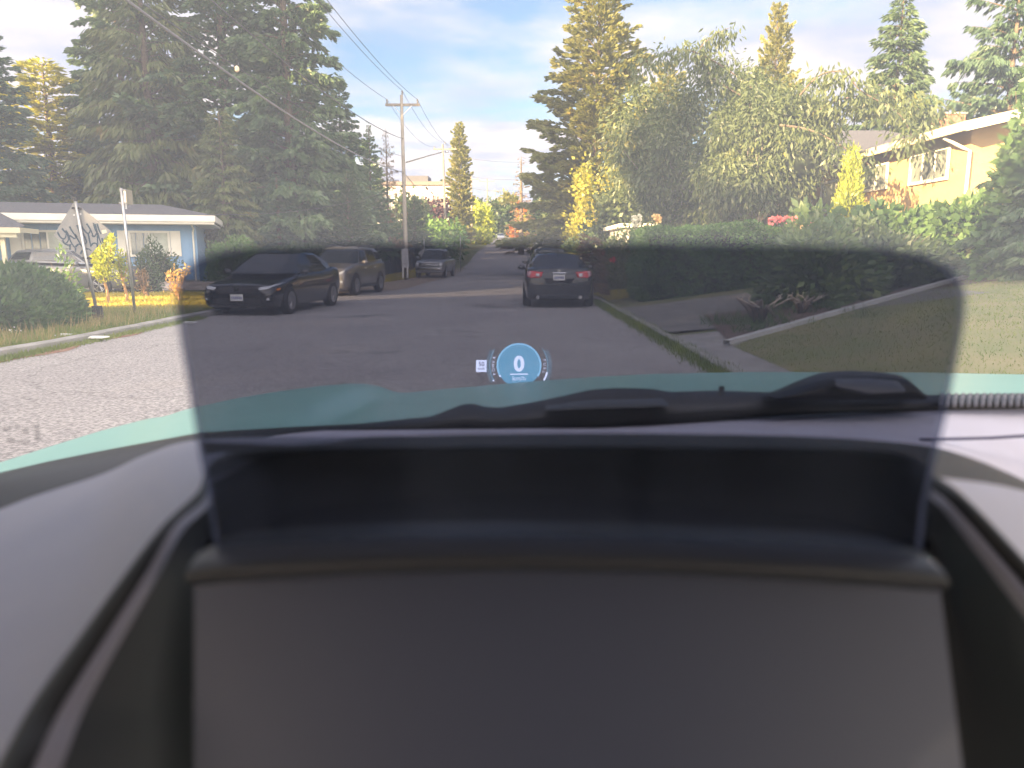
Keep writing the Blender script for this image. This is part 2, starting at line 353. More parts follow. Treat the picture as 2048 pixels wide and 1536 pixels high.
R4 = arch([(392, 1800), (394, 1536), (396, 1410), (398, 1270), (402, 1150), (410, 1100), (432, 1075), (560, 1062), (700, 1052), (1024, 1046), (1400, 1052), (1700, 1062), (1842, 1085), (1866, 1130), (1952, 1800)],
          [.26, .265, .27, .275, .28, .29, .30, .32, .33, .34, .33, .32, .30, .285, .265])
hood = MB().grid(sheet(O[:63], R1[:63], 8, .004, Vector((0, 0, 1))))  .build('instrument_hood', m_hoodskin, own, True)
MB().grid(sheet(O[62:123], R1[62:123], 8, .004, Vector((0, 0, 1)))).build('hood_top', m_black2, hood, True)
MB().grid(sheet(O[122:], R1[122:], 8, .004, Vector((0, 0, 1)))).build('hood_side', m_dash, hood, True)
MB().grid(sheet(R1, R2, 5, .006)).build('hood_rim', m_rim, hood, True)
for a_, b_ in ((0, 66), (120, 141)): MB().grid(sheet(R2[a_:b_], R3[a_:b_], 4, .004)).build('hood_trim', m_trim, hood, True)
MB().grid(sheet(R2[65:121], R3[65:121], 4, .004)).build('hood_lip', m_rim, hood, True)
MB().grid(sheet(R3, R4, 4, -.006)).build('hood_inner_wall', m_wall, hood, True)
# hump of the recess the combiner rises from
T = [(400, 884), (560, 890), (1024, 884), (1500, 887), (1720, 896), (1880, 920)]; xs = [400+i*37 for i in range(41)]
MB().grid(sheet(curve_px(T, xs, .40), [cp(x, 1115, .29) for x in xs], 8, -.012)).build('combiner_well', m_wall, hood, True)
# rounded bar above the instrument display, with its sunken face
BT = [(396, 1108), (420, 1098), (600, 1086), (800, 1078), (1024, 1075), (1300, 1079), (1600, 1092), (1800, 1104), (1850, 1110), (1864, 1118)]
BBt = [(396, 1172), (500, 1163), (700, 1150), (1024, 1142), (1300, 1146), (1600, 1163), (1875, 1184)]
xs = [396+i*14.68 for i in range(101)]
A = curve_px(BT, xs, .245); Bq = curve_px(BBt, xs, .245)
MB().grid([[p+FWD*.03 for p in A]] + sheet(A, Bq, 10, .010) + [[p+FWD*.03 for p in Bq]]).build('display_bar', m_bar, own, True)
FT = [cp(388+i*(1490/20), interp(BBt, 388+i*74.5)-25, .262) for i in range(21)]
FB = [cp(388+i*(1570/20), 1800, .235) for i in range(21)]
MB().grid(sheet(FT, FB, 4)).build('instrument_display', m_face, own, True)

# head-up display: tinted combiner pane, and the picture it throws about two metres ahead
hud = None
OUT = [(432, 1100), (418, 1010), (398, 905), (377, 780), (360, 680), (349, 600), (352, 566), (366, 540), (392, 518), (430, 503), (480, 495), (560, 490), (760, 486), (1024, 484), (1300, 484), (1600, 488), (1740, 493), (1810, 500), (1862, 513), (1900, 532), (1922, 556), (1932, 590), (1930, 640), (1915, 720), (1893, 830), (1870, 930), (1852, 1010), (1842, 1100)]
def cd(y): return .248 - .048*(1100-y)/616
def rim_pts(th, grow=0): return [cp(1136+(x-1136)*(1+grow), y-grow*250, cd(y)) + FWD*th for x, y in OUT]
m_comb = glassmat('combiner_glass', (.445, .46, .515), .018, (.80, .86, 1.0), nscale=14, streak=(1.6, 1, .22))  # streaks in the veil imitate faint reflections on the pane
c = MB()
F = rim_pts(0); Bk = rim_pts(.0030); n = len(F)
cen = [cp(1136, y, cd(y)) for x, y in OUT]
# the two faces as vertical-strip fans (left outline point to right outline point at the same height)
c.add(F+Bk, [tuple(range(n)), tuple(range(n, 2*n))[::-1]])
hud = c.build('head_up_display', m_comb, own)
e = MB(); e.grid([F, Bk]); e.build('pane_edge', glassmat('pane_edge', (.60, .63, .70), .30, (.5, .56, .85)), hud)
HD = 2.8
def hp(px, py, d=HD): return cp(px, py, d)
def flat(poly, name, m, d=HD, parent=None):
    return MB().add([hp(x, y, d) for x, y in poly], [tuple(range(len(poly)))]).build(name, m, parent if parent is not None else hud)
def ringpoly(cx, cy, r0, r1, a0, a1, n=40, taper=None):
    o = []
    for i in range(n+1):
        a = R(a0+(a1-a0)*i/n); o.append((cx+r1*math.cos(a), cy-r1*math.sin(a)))
    for i in range(n, -1, -1):
        a = R(a0+(a1-a0)*i/n); o.append((cx+r0*math.cos(a), cy-r0*math.sin(a)))
    return o
def ringmesh(cx, cy, r0, r1, a0, a1, name, m, d=HD, n=40, fine=None):
    A = []; B = []
    for i in range(n+1):
        a = R(a0+(a1-a0)*i/n); A.append(hp(cx+r1*math.cos(a), cy-r1*math.sin(a), d)); B.append(hp(cx+r0*math.cos(a), cy-r0*math.sin(a), d))
    return MB().grid([A, B]).build(name, m, hud)
m_cy = emis('readout_cyan', (.05, .50, .75), .38, add=True); m_cy2 = emis('readout_pale', (.42, .78, 1.0), .62, .85)
m_wh = emis('readout_white', (.86, .86, 1.0), .80, .95); m_ink = emis('readout_ink', (.10, .11, .30), .15, .95)
m_hal = emis('readout_halo', (.06, .26, .36), .18, add=True); m_dim = emis('readout_dim', (.45, .75, .9), .35, .6)
cx, cy = 1038, 731
disc = []
for i in range(60):
    a = 2*math.pi*i/60; x, y = cx+43*math.cos(a), cy+43*math.sin(a); disc.append((x, min(y, 770)))
flat(disc, 'speed_dial', m_cy, HD)
ringmesh(cx, cy, 41.5, 45, -30, 212, 'dial_ring', m_cy2, HD-.004)
ringmesh(cx, cy, 56, 66, 150, 212, 'power_gauge_glow', m_hal, HD)
ringmesh(cx, cy, 57.5, 59.5, 146, 211, 'power_gauge', m_dim, HD-.004)
ringmesh(cx, cy, 56, 66, -32, 30, 'fuel_gauge_glow', m_hal, HD)
ringmesh(cx, cy, 56.5, 58.5, -12, 37, 'fuel_gauge', m_dim, HD-.004)
ringmesh(cx, cy, 56, 59.5, -31, -13, 'fuel_gauge_level', m_wh, HD-.006)
ringmesh(987, 761, 0, 1.7, 0, 360, 'power_marker', m_wh, HD-.006); ringmesh(1000, 752, 0, 1.9, 0, 360, 'dial_marker', m_wh, HD-.006)
flat([(1020, 747.5), (1056, 747), (1056, 749.3), (1020, 749.8)], 'speed_underline', m_wh, HD-.006)
flat([(952, 720), (973.5, 720), (973.5, 744), (952, 744)], 'limit_badge', m_wh, HD)
def text_pts(s, size_px, bold=0):
    cu = bpy.data.curves.new('t', 'FONT'); cu.body = s; cu.size = 1; cu.align_x = 'CENTER'; cu.align_y = 'CENTER'; cu.offset = bold
    o = bpy.data.objects.new('t', cu); COL.objects.link(o)
    me = bpy.data.meshes.new_from_object(o); bpy.data.objects.remove(o)
    return [(v.co.x*size_px, v.co.y*size_px) for v in me.vertices], [tuple(p.vertices) for p in me.polygons]
def hud_text(s, x, y, size, name, m, rot=0, d=HD-.008, bold=0, sx=1.0):
    P, Fc = text_pts(s, size, bold); ca, sa = math.cos(R(rot)), math.sin(R(rot))
    me = MB().add([hp(x+(a*sx*ca-b*sa), y-(a*sx*sa+b*ca), d) for a, b in P], Fc)
    return me.build(name, m, hud)
hud_text('0', 1038, 729, 41, 'speed_digit', m_wh, bold=.04)
hud_text('km/h', 1038, 757, 13.5, 'speed_unit', m_wh)
hud_text('50', 963, 728.5, 12, 'limit_number', m_ink, bold=.01); hud_text('km/h', 962.5, 737.5, 7, 'limit_unit', m_ink, bold=.01)
for i, ch in enumerate('POWER'):
    a = R(199-i*9.2); hud_text(ch, cx+51.5*math.cos(a), cy-51.5*math.sin(a), 8, 'gauge_letter', m_wh, rot=math.degrees(a)-90)
for i, ch in enumerate('FUEL'):
    a = R(12-i*9.2); hud_text(ch, cx+51.5*math.cos(a), cy-51.5*math.sin(a), 8, 'gauge_letter', m_wh, rot=math.degrees(a)-90)
# dark smudge of a sticker on the glass at the far left
st = MB(); 
for (x, y, w, h) in ((14, 858, 14, 9), (34, 854, 9, 7), (50, 862, 12, 10), (74, 866, 9, 30), (20, 882, 14, 9), (46, 884, 24, 6), (66, 852, 8, 6)):
    st.add([cp(x-w/2, y-h/2, .80), cp(x+w/2, y-h/2-2, .80), cp(x+w/2+2, y+h/2, .80), cp(x-w/2, y+h/2, .80)], [(0, 1, 2, 3)])
st.build('windscreen_marking', emis('marking_ink', (.1, .1, .12), .0, .30), own)

bc = m_mint.node_tree.nodes['Principled BSDF']; bc.inputs['Coat Roughness'].default_value = .22; bc.inputs['Specular IOR Level'].default_value = .3
# ---------------------------------------------------------------- ground, road, kerbs
m_soil = mat('verge_ground', (.08, .11, .035), .95, col2=(.17, .16, .075), nscale=.9, bump=.5, bscale=30)
m_road = mat('asphalt', (.285, .272, .275), .9, col2=(.335, .322, .32), nscale=.5, bump=.35, bscale=70, detail=8)
# coarse pale chips in the asphalt
t = m_road.node_tree; b = t.nodes['Principled BSDF']; co = t.nodes['Texture Coordinate']
vo = t.nodes.new('ShaderNodeTexNoise'); vo.inputs['Scale'].default_value = 28; vo.inputs['Detail'].default_value = 3; vo.inputs['Roughness'].default_value = .7; t.links.new(co.outputs['Object'], vo.inputs['Vector'])
vr = t.nodes.new('ShaderNodeValToRGB'); vr.color_ramp.elements[0].position = .40; vr.color_ramp.elements[0].color = (.60, .60, .62, 1); vr.color_ramp.elements[1].position = .60; vr.color_ramp.elements[1].color = (1.38, 1.36, 1.34, 1)
t.links.new(vo.outputs['Fac'], vr.inputs[0]); mu = t.nodes.new('ShaderNodeMixRGB'); mu.blend_type = 'MULTIPLY'; mu.inputs[0].default_value = .9
lk = b.inputs['Base Color'].links[0].from_socket; t.links.new(lk, mu.inputs[1]); t.links.new(vr.outputs[0], mu.inputs[2])
# tar patches and worn spots
pn = t.nodes.new('ShaderNodeTexNoise'); pn.inputs['Scale'].default_value = .42; pn.inputs['Detail'].default_value = 6; pn.inputs['Roughness'].default_value = .62; t.links.new(co.outputs['Object'], pn.inputs['Vector'])
pr = t.nodes.new('ShaderNodeValToRGB'); pr.color_ramp.elements[0].position = .33; pr.color_ramp.elements[0].color = (.45, .44, .44, 1); pr.color_ramp.elements[1].position = .40; pr.color_ramp.elements[1].color = (1, 1, 1, 1)
t.links.new(pn.outputs['Fac'], pr.inputs[0]); m2 = t.nodes.new('ShaderNodeMixRGB'); m2.blend_type = 'MULTIPLY'; m2.inputs[0].default_value = .8
t.links.new(mu.outputs[0], m2.inputs[1]); t.links.new(pr.outputs[0], m2.inputs[2]); wn = t.nodes.new('ShaderNodeTexNoise'); wn.inputs['Scale'].default_value = 1.4; wn.inputs['Detail'].default_value = 5; t.links.new(co.outputs['Object'], wn.inputs['Vector'])
wv = t.nodes.new('ShaderNodeMixRGB'); wv.blend_type = 'ADD'; wv.inputs[0].default_value = 1.1; t.links.new(co.outputs['Object'], wv.inputs[1]); t.links.new(wn.outputs['Color'], wv.inputs[2])
vc = t.nodes.new('ShaderNodeTexVoronoi'); vc.feature = 'DISTANCE_TO_EDGE'; vc.inputs['Scale'].default_value = .30; t.links.new(wv.outputs[0], vc.inputs['Vector'])
vr2 = t.nodes.new('ShaderNodeMapRange'); t.links.new(vc.outputs['Distance'], vr2.inputs[0]); vr2.inputs[1].default_value = .002; vr2.inputs[2].default_value = .009; vr2.inputs[3].default_value = .50; vr2.inputs[4].default_value = 1
m3 = t.nodes.new('ShaderNodeMixRGB'); m3.blend_type = 'MULTIPLY'; m3.inputs[0].default_value = .5; t.links.new(m2.outputs[0], m3.inputs[1]); t.links.new(vr2.outputs[0], m3.inputs[2])
t.links.new(m3.outputs[0], b.inputs['Base Color'])
m_conc = mat('concrete', (.33, .32, .31), .9, col2=(.24, .235, .22), nscale=3, bump=.3)
m_dirt = mat('dirt', (.20, .155, .115), .95, col2=(.27, .21, .16), nscale=1.6, bump=.5)
m_needles = mat('fallen_needles', (.22, .11, .07), .95, col2=(.30, .19, .14), nscale=7, bump=.3)
m_lawn = mat('lawn_ground', (.17, .19, .085), .95, col2=(.24, .22, .12), nscale=1.2, bump=.6, bscale=60)
m_mulch = mat('mulch', (.085, .055, .045), .95, col2=(.14, .10, .085), nscale=4, bump=.6)
m_hill = mat('far_hills', (.05, .075, .085), .95, col2=(.07, .10, .11), nscale=.004)  # bluish base colour stands in for distance haze

def terr(x0, x1, y0, y1, nx, ny, off, name, m, xf=None, ylist=None, kind='structure'):
    ys = ylist or [y0+(y1-y0)*i/ny for i in range(ny+1)]
    rows = []
    for y in ys:
        a, b = (x0, x1) if xf is None else xf(y)
        rows.append([Vector((a+(b-a)*k/nx, y, gz(a+(b-a)*k/nx, y)+off)) for k in range(nx+1)])
    o = MB().grid(rows).build(name, m, None, True); return tag(o, kind=kind)
yl = [-60, -20, 0] + list(range(2, 60, 1)) + list(range(60, 200, 5)) + list(range(200, 900, 50)) + [1500, 3000]
xsl = [-1500, -700, -300, -120, -60] + [-40+i for i in range(70)] + [32, 40, 60, 120, 300, 700, 1500]
MB().grid([[Vector((x, y, gz(x, y))) for x in xsl] for y in yl]).build('ground', m_soil, None, True)['kind'] = 'structure'
yr = [-40, -20, -10, 0] + list(range(2, 62)) + list(range(62, 420, 4))
def lk_(y): return -6.9 - .9*smooth((12.5-y)/9)
terr(0, 0, 0, 0, 14, 0, .008, 'road', m_road, xf=lambda y: (lk_(y) if y < 27 else -6.6+1.9*smooth((y-27)/4)-1.0*smooth((y-70)/40)+xo(y), 2.5+xo(y)), ylist=yr)
# side street opening to the left beyond the near kerb
def curb(name, xf, ys, w=.16, h=.11):
    rows = []
    for y in ys:
        x = xf(y); z = gz(x, y)
        j = .012*math.sin(y*5.1)+.01*math.sin(y*2.3)
        rows.append([Vector((x-w/2+j, y, z-.05)), Vector((x-w/2+j, y, z+h)), Vector((x-w/2+.03+j, y, z+h+.015)), Vector((x+w/2-.03+j, y, z+h+.015)), Vector((x+w/2+j, y, z+h)), Vector((x+w/2+j, y, z-.05))])
    o = MB().grid(rows).build(name, m_conc, None); return tag(o, kind='structure')
curb('kerb_left', lambda y: lk_(y)-.10, [i*.5 for i in range(4, 56)], .22)
curb('kerb_right', lambda y: 2.62+xo(y), [i*.5 for i in range(-4, 120)], .16, .07)
terr(0, 0, 0, 0, 5, 0, .022, 'shoulder', m_dirt, xf=lambda y: (-9.2+xo(y), -6.3+xo(y)+1.9*smooth((y-27)/4)-1.0*smooth((y-70)/40)), ylist=list(range(26, 72, 2)))
terr(0, 0, 0, 0, 4, 0, .014, 'gutter_needles', m_needles, xf=lambda y: (lk_(y)+.0, lk_(y)+.18+.35*smooth((12.5-y)/4)+.12*math.sin(y*3)), ylist=[3+i*.4 for i in range(28)])
terr(2.72, 3.6, -4, 13, 4, 12, .02, 'sidewalk', m_conc)
m_conc2 = mat('old_concrete', (.20, .195, .185), .95, col2=(.14, .135, .125), nscale=2.2, bump=.4)
terr(2.74, 8.5, 13.4, 19.4, 8, 6, .03, 'driveway', m_conc2)
terr(0, 0, 0, 0, 10, 0, .025, 'lawn', m_lawn, xf=lambda y: (3.3 + max(0, (y-11.3))*1.32, 22), ylist=[-5, 0]+[2+i*.7 for i in range(20)])
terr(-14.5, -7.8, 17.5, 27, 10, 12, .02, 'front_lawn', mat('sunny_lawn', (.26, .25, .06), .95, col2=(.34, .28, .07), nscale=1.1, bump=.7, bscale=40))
terr(0, 0, 0, 0, 8, 0, .034, 'planting_bed', m_mulch, xf=lambda y: (3.35+(y-11.5)*.15, 3.35+(y-11.5)*1.30), ylist=[11.6+i*.5 for i in range(9)])
terr(7, 20, 15, 19, 8, 4, .03, 'rear_bed', m_mulch)
# concrete edging that runs from the street up beside the lawn
ed = MB(); pts = []
for i in range(20):
    t = i/19; x = 3.25+t*6.6; y = 11.3+t*5.0; pts.append(Vector((x, y, gz(x, y)+.03)))
for a, b_ in zip(pts[:-1], pts[1:]):
    d = (b_-a); nrm = Vector((-d.y, d.x, 0)).normalized()*.06
    ed.add([a-nrm, a+nrm, b_+nrm, b_-nrm, a-nrm+Vector((0, 0, .07)), a+nrm+Vector((0, 0, .07)), b_+nrm+Vector((0, 0, .07)), b_-nrm+Vector((0, 0, .07))], [(4, 5, 6, 7), (0, 4, 7, 3), (1, 2, 6, 5)])
tag(ed.build('lawn_edging', mat('edging', (.42, .42, .41), .9)), 'thin pale concrete edging between the right lawn and the dark planting bed', 'edging')
hl = []
for k, (yy, hh) in enumerate(((1700, 1), (2600, 1))):
    hl.append([Vector((-1600+40*i, yy, 60)) for i in range(81)] if k == 0 else [Vector((-1600+40*i, yy, 118+26*math.sin(i*.21+1)+12*math.sin(i*.67)+5*math.sin(i*1.9))) for i in range(81)])
hl.insert(0, [Vector((-1600+40*i, 900, -20)) for i in range(81)])
hl.append([p+Vector((0, 600, -80)) for p in hl[-1]])
MB().grid(hl).build('hills', m_hill, None, True)['kind'] = 'structure'

# ---------------------------------------------------------------- houses
m_white = mat('white_paint', (.72, .69, .62), .6, col2=(.78, .75, .69), nscale=2)
m_blue = mat('blue_siding', (.18, .33, .54), .75, col2=(.21, .36, .58), nscale=1.5)
m_roof = mat('asphalt_shingle', (.075, .078, .095), .9, col2=(.11, .11, .13), nscale=9, bump=.3)
m_pane = mat('window_pane', (.10, .12, .13), .12, col2=(.30, .33, .30), nscale=.8, spec=.8)
m_blind = mat('window_blind', (.50, .54, .46), .6, col2=(.40, .42, .38), nscale=3)
m_cream = mat('cream_paint', (.66, .60, .44), .6)
m_stucco = mat('yellow_stucco', (.53, .345, .155), .9, col2=(.58, .385, .18), nscale=1.2, bump=.2)
m_beige = mat('beige_siding', (.50, .35, .17), .8)
m_brick = mat('red_brick', (.30, .10, .065), .9, col2=(.40, .17, .12), nscale=14)
m_metal = mat('galvanised', (.42, .43, .45), .38, metal=.85, col2=(.5, .5, .5), nscale=6)
def window(par, c, w, h, axis, mull=(0,), frame=.09, depth=.06, pane=None, blind=False, name='window'):
    """axis 'y': faces -Y, w along X.  axis 'x': faces -X, w along Y."""
    x, y, z = c
    def B(mb, u0, u1, z0, z1, d0, d1):
        if axis == 'y': mb.bb(x+u0, x+u1, y-d1, y-d0, z+z0, z+z1)
        else: mb.bb(x-d1, x-d0, y+u0, y+u1, z+z0, z+z1)
    f = MB()
    B(f, -w/2-frame, w/2+frame, -h/2-frame, -h/2, 0, depth); B(f, -w/2-frame, w/2+frame, h/2, h/2+frame, 0, depth)
    B(f, -w/2-frame, -w/2, -h/2, h/2, 0, depth); B(f, w/2, w/2+frame, -h/2, h/2, 0, depth)
    for m_ in mull: B(f, m_*w-.03, m_*w+.03, -h/2, h/2, 0, depth*.8)
    wi = f.build(name, m_white, par)
    p = MB(); B(p, -w/2, w/2, -h/2, h/2, .005, .02); p.build('pane', pane or m_pane, wi)
    if blind:
        q = MB(); B(q, 0.03, w/2, -h/2, h/2, .021, .026); q.build('blind', m_blind, wi)
    return wi

# blue bungalow
BY = 33.0
bh = thing('house', 'blue bungalow with vertical siding, white eaves and a low dark roof', 'house', (-20.9, 31.2, 0), R(18))
def L(o): return o
w = MB(); w.bb(-11, 7.4, 0, 6, -.1, 2.62)
for i in range(62): w.bb(-10.9+i*.3, -10.86+i*.3, -.03, 0, .25, 2.6)
w.build('wall', m_blue, bh); MB().bb(-11, 7.45, -.05, 0, -.1, .25).build('foundation', m_conc, bh)
f = MB(); f.bb(-12.5, 8.3, -1.05, -.98, 2.72, 2.98); f.bb(-12.5, 8.25, -.98, -.90, 2.62, 2.72); f.bb(8.23, 8.3, -.98, 6.5, 2.72, 2.98)
f.build('fascia', m_white, bh); MB().bb(-12.5, 8.2, -.9, 6.5, 2.60, 2.66).build('soffit', m_white, bh)
MB().add([(-12.5, -1.05, 2.99), (8.3, -1.05, 2.99), (8.3, 7, 2.99), (-12.5, 7, 2.99), (-12.5, 3, 3.62), (5.8, 3, 3.62)], [(0, 1, 5, 4), (1, 2, 5), (2, 3, 4, 5), (0, 4, 3)]).build('roof', m_roof, bh)
MB().tube([(4.6, .9, 3.2), (4.6, .9, 3.75)], .06).build('vent_pipe', m_metal, bh)
for cx_, ww in ((1.6, 1.7), (5.45, 1.45)):
    wi = window(bh, (cx_+.1, -.01, 1.80), ww, .92, 'y', pane=m_pane, blind=True)
    for s in (-1, 1): MB().bb(cx_+.1+s*(ww/2+.31)-.2, cx_+.1+s*(ww/2+.31)+.2, -.07, -.01, 1.27, 2.35).build('shutter', m_white, wi)
MB().tube([(7.3, -.9, 2.66), (7.35, -.2, 2.45), (7.3, -.08, 2.3), (7.3, -.08, .2)], .04).build('downspout', m_white, bh)
# porch roof in front
pr_ = MB(); pr_.add([(-9, -3.6, 2.30), (1.7, -3.6, 2.30), (1.7, -3.6, 2.36), (-9, -3.6, 2.36), (-9, -1.0, 3.02), (.3, -1.0, 3.02), (1.7, -2.9, 2.42)], [(0, 1, 2, 3), (3, 2, 6, 5, 4)])
pr_.build('porch_roof', m_roof, bh)
f = MB(); f.bb(-9, 1.7, -3.68, -3.6, 2.14, 2.34); f.bb(-9, 1.55, -3.58, -3.50, 1.98, 2.14); f.bb(1.62, 1.7, -3.6, -1.2, 2.16, 2.34); f.build('porch_fascia', m_cream, bh)
for x in (.95, -3.1, -7.0): MB().bb(x, x+.14, -3.4, -3.26, 0, 2.1).build('porch_post', m_cream, bh)

# yellow two-storey house on the right
RX, RY = 12.7, 21.6
yh = thing('house', 'yellow stucco two storey house with horizontal beige siding below', 'house', (RX, RY, 1.0))
w = MB(); w.bb(0, 9, 0, 12.0, -.6, 3.75)
w.add([(0, 0, 3.75), (4.5, 0, 4.75), (9, 0, 3.75), (0, 12, 3.75), (4.5, 12, 4.75), (9, 12, 3.75)], [(0, 2, 1), (3, 4, 5), (0, 1, 4, 3), (1, 2, 5, 4)])
w.build('wall', m_stucco, yh)
s = MB()
for i in range(9):
    z = -.5+i*.22
    s.add([(-.035, -.035, z), (-.012, -.012, z+.2), (-.012, 12, z+.2), (-.035, 12, z), (9, -.012, z+.2), (9, -.035, z)], [(0, 1, 2, 3), (0, 5, 4, 1)])
s.build('siding', m_beige, yh)
MB().add([(-.7, -.9, 3.68), (4.5, -.9, 4.86), (9.7, -.9, 3.68), (-.7, 13, 3.68), (4.5, 13, 4.86), (9.7, 13, 3.68), (-.7, -.9, 3.78), (4.5, -.9, 4.98), (9.7, -.9, 3.78), (-.7, 13, 3.78), (4.5, 13, 4.98), (9.7, 13, 3.78)],
         [(0, 3, 4, 1), (1, 4, 5, 2), (6, 7, 10, 9), (7, 8, 11, 10)]).build('roof', m_roof, yh)
MB().add([(-.74, -.95, 3.62), (-.74, 13, 3.62), (-.74, 13, 3.86), (-.74, -.95, 3.86), (-.66, -.95, 3.62), (-.66, 13, 3.62), (-.66, 13, 3.86), (-.66, -.95, 3.86)], [(0, 1, 2, 3), (4, 7, 6, 5), (3, 2, 6, 7), (0, 4, 5, 1), (0, 3, 7, 4)]).build('gutter', m_cream, yh)
MB().prism([(-.7, -.97, 3.60), (4.5, -.97, 4.78), (4.5, -.97, 5.02), (-.7, -.97, 3.86)], (0, .08, 0)).build('rake_board', m_cream, yh)
window(yh, (-.04, 1.95, 3.0), 2.0, .78, 'x', mull=(-.17, .17), blind=False); window(yh, (-.04, 5.3, 3.0), 1.5, .72, 'x', mull=(0,))
window(yh, (-.04, 9.2, 2.2), 1.3, 1.9, 'x', mull=())
MB().tube([(-.6, .3, 3.6), (-.1, .12, 3.3), (-.06, -.1, 3.2), (-.06, -.1, -.4)], .045).build('downspout', m_white, yh)
MB().bb(1.7, 2.5, 4.7, 5.3, 4.0, 5.0).build('chimney', m_brick, yh)
MB().bb(1.66, 2.54, 4.66, 5.34, 5.0, 5.06).build('chimney_cap', m_conc, yh)
gr = thing('house', 'pinkish taller house with dark hip roof behind the yellow house', 'house', (14.2, 37, .5))
MB().bb(-2.2, 9, 0, 9, -.5, 5.4).build('wall', mat('pink_siding', (.42, .34, .33), .85, col2=(.46, .38, .37), nscale=1), gr)
MB().add([(-2.9, -.7, 5.3), (9.7, -.7, 5.3), (9.7, 9.7, 5.3), (-2.9, 9.7, 5.3), (1.2, 4.5, 7.3), (5.6, 4.5, 7.3)], [(0, 1, 5, 4), (1, 2, 5), (2, 3, 4, 5), (3, 0, 4), (0, 3, 2, 1)]).build('roof', m_roof, gr)
MB().bb(-2.95, 9.75, -.75, -.68, 5.15, 5.42).build('fascia', m_white, gr)
window(gr, (0.6, -.01, 3.4), 1.3, 1.1, 'y')
# pale garage glimpsed between the trees beyond the hedge
gg = thing('garage', 'low pale garage glimpsed behind the hedge and leafy tree', 'garage', (6.9, 36.5, 0))
MB().bb(-1.5, 5.5, 0, 6, -.2, 2.6).build('wall', mat('garage_wall', (.45, .43, .43), .8), gg)
MB().bb(-1.8, 5.8, -.3, 6.3, 2.6, 2.78).build('roof', m_white, gg)
MB().bb(.2, 3.6, -.04, 0, 0, 2.2).build('garage_door', mat('garage_door', (.60, .60, .62), .6), gg)
# apartment block far left of the street
ap = thing('apartment_building', 'pale flat roofed apartment block far off above the dark trees', 'building', (-17.5, 150, 2.2))
MB().bb(-9, 5.5, 0, 12, 0, 12.0).build('wall', mat('pale_render', (.55, .50, .48), .8), ap)
MB().bb(-9.5, 6, -.5, 12.5, 12.0, 12.7).build('roof', mat('dark_parapet', (.16, .13, .12), .8), ap); MB().bb(-4, 1, 2, 8, 12.7, 14).build('roof_house', m_roof, ap)
for i in range(4):
    for j in range(3): window(ap, (-7+i*3.3, -.02, 3+j*3.2), 1.7, 1.4, 'y')
# bungalow closing the street far away
fh = thing('house', 'tiny sunlit bungalow at the far end of the street beside the orange tree', 'house', (3.2, 262, gz(3, 262)))
MB().bb(-6, 7, 0, 8, -1, 3).build('wall', mat('cream_wall', (.60, .48, .36), .8), fh)
MB().add([(-7, -1, 3), (8, -1, 3), (8, 9, 3), (-7, 9, 3), (-3, 4, 5), (4, 4, 5)], [(0, 1, 5, 4), (1, 2, 5), (2, 3, 4, 5), (3, 0, 4)]).build('roof', mat('brown_roof', (.22, .12, .09), .9), fh)
window(fh, (1, -.02, 1.5), 3, 1.4, 'y')

# ---------------------------------------------------------------- fence behind the left parked cars
m_dkp = mat('fence_post_paint', (.05, .055, .06), .6)
fe = thing('fence', 'long dark screen fence behind the cars parked on the left', 'fence', (-9.0, 30, 0))
fp = MB(); ys = [38+i*3 for i in range(21)]
for a, b_ in zip(ys[:-1], ys[1:]):
    fp.add([(0, a-30, gz(-9, a)-.1), (0, b_-30, gz(-9, b_)-.1), (0, b_-30, gz(-9, b_)+1.95), (0, a-30, gz(-9, a)+1.95), (-.03, a-30, gz(-9, a)-.1), (-.03, b_-30, gz(-9, b_)-.1), (-.03, b_-30, gz(-9, b_)+1.95), (-.03, a-30, gz(-9, a)+1.95)], [(0, 1, 2, 3), (4, 7, 6, 5), (3, 2, 6, 7), (0, 3, 7, 4), (1, 5, 6, 2)])
fp.build('fence_panel', mat('fence_cloth', (.022, .028, .034), .9, col2=(.03, .036, .04), nscale=2), fe)
for y in ys: MB().tube([(.06, y-30, gz(-9, y)), (.06, y-30, gz(-9, y)+1.95)], .03, 6).build('fence_post', m_dkp, fe)
# ---------------------------------------------------------------- vehicles
m_tyre = mat('tyre', (.018, .018, .019), .8); m_rimm = mat('alloy', (.45, .45, .47), .3, metal=.9); m_dk = mat('dark_void', (.006, .006, .007), .7)
m_glass = mat('car_glass', (.015, .020, .024), .06, spec=.9); m_chrome = mat('chrome', (.75, .75, .77), .15, metal=1)
m_lens = mat('lamp_lens', (.55, .57, .60), .12, spec=1); m_red = mat('tail_lens', (.55, .02, .03), .2, coat=.5); m_plate = mat('number_plate', (.66, .66, .64), .5); m_pltxt = mat('plate_marks', (.10, .12, .3), .6); m_amber = mat('amber', (.8, .25, .03), .3)
def half_ring(st, cr=.03):
    y, zt, w, zb = st
    h = zt-zb
    return [(0, zb), (.72*w, zb), (.93*w, zb+.05*h), (.985*w, zb+.28*h), (1.0*w, zb+.55*h), (.985*w, zb+.80*h), (.93*w, zt-.035), (.80*w, zt), (.4*w, zt+cr*.8), (0, zt+cr)]
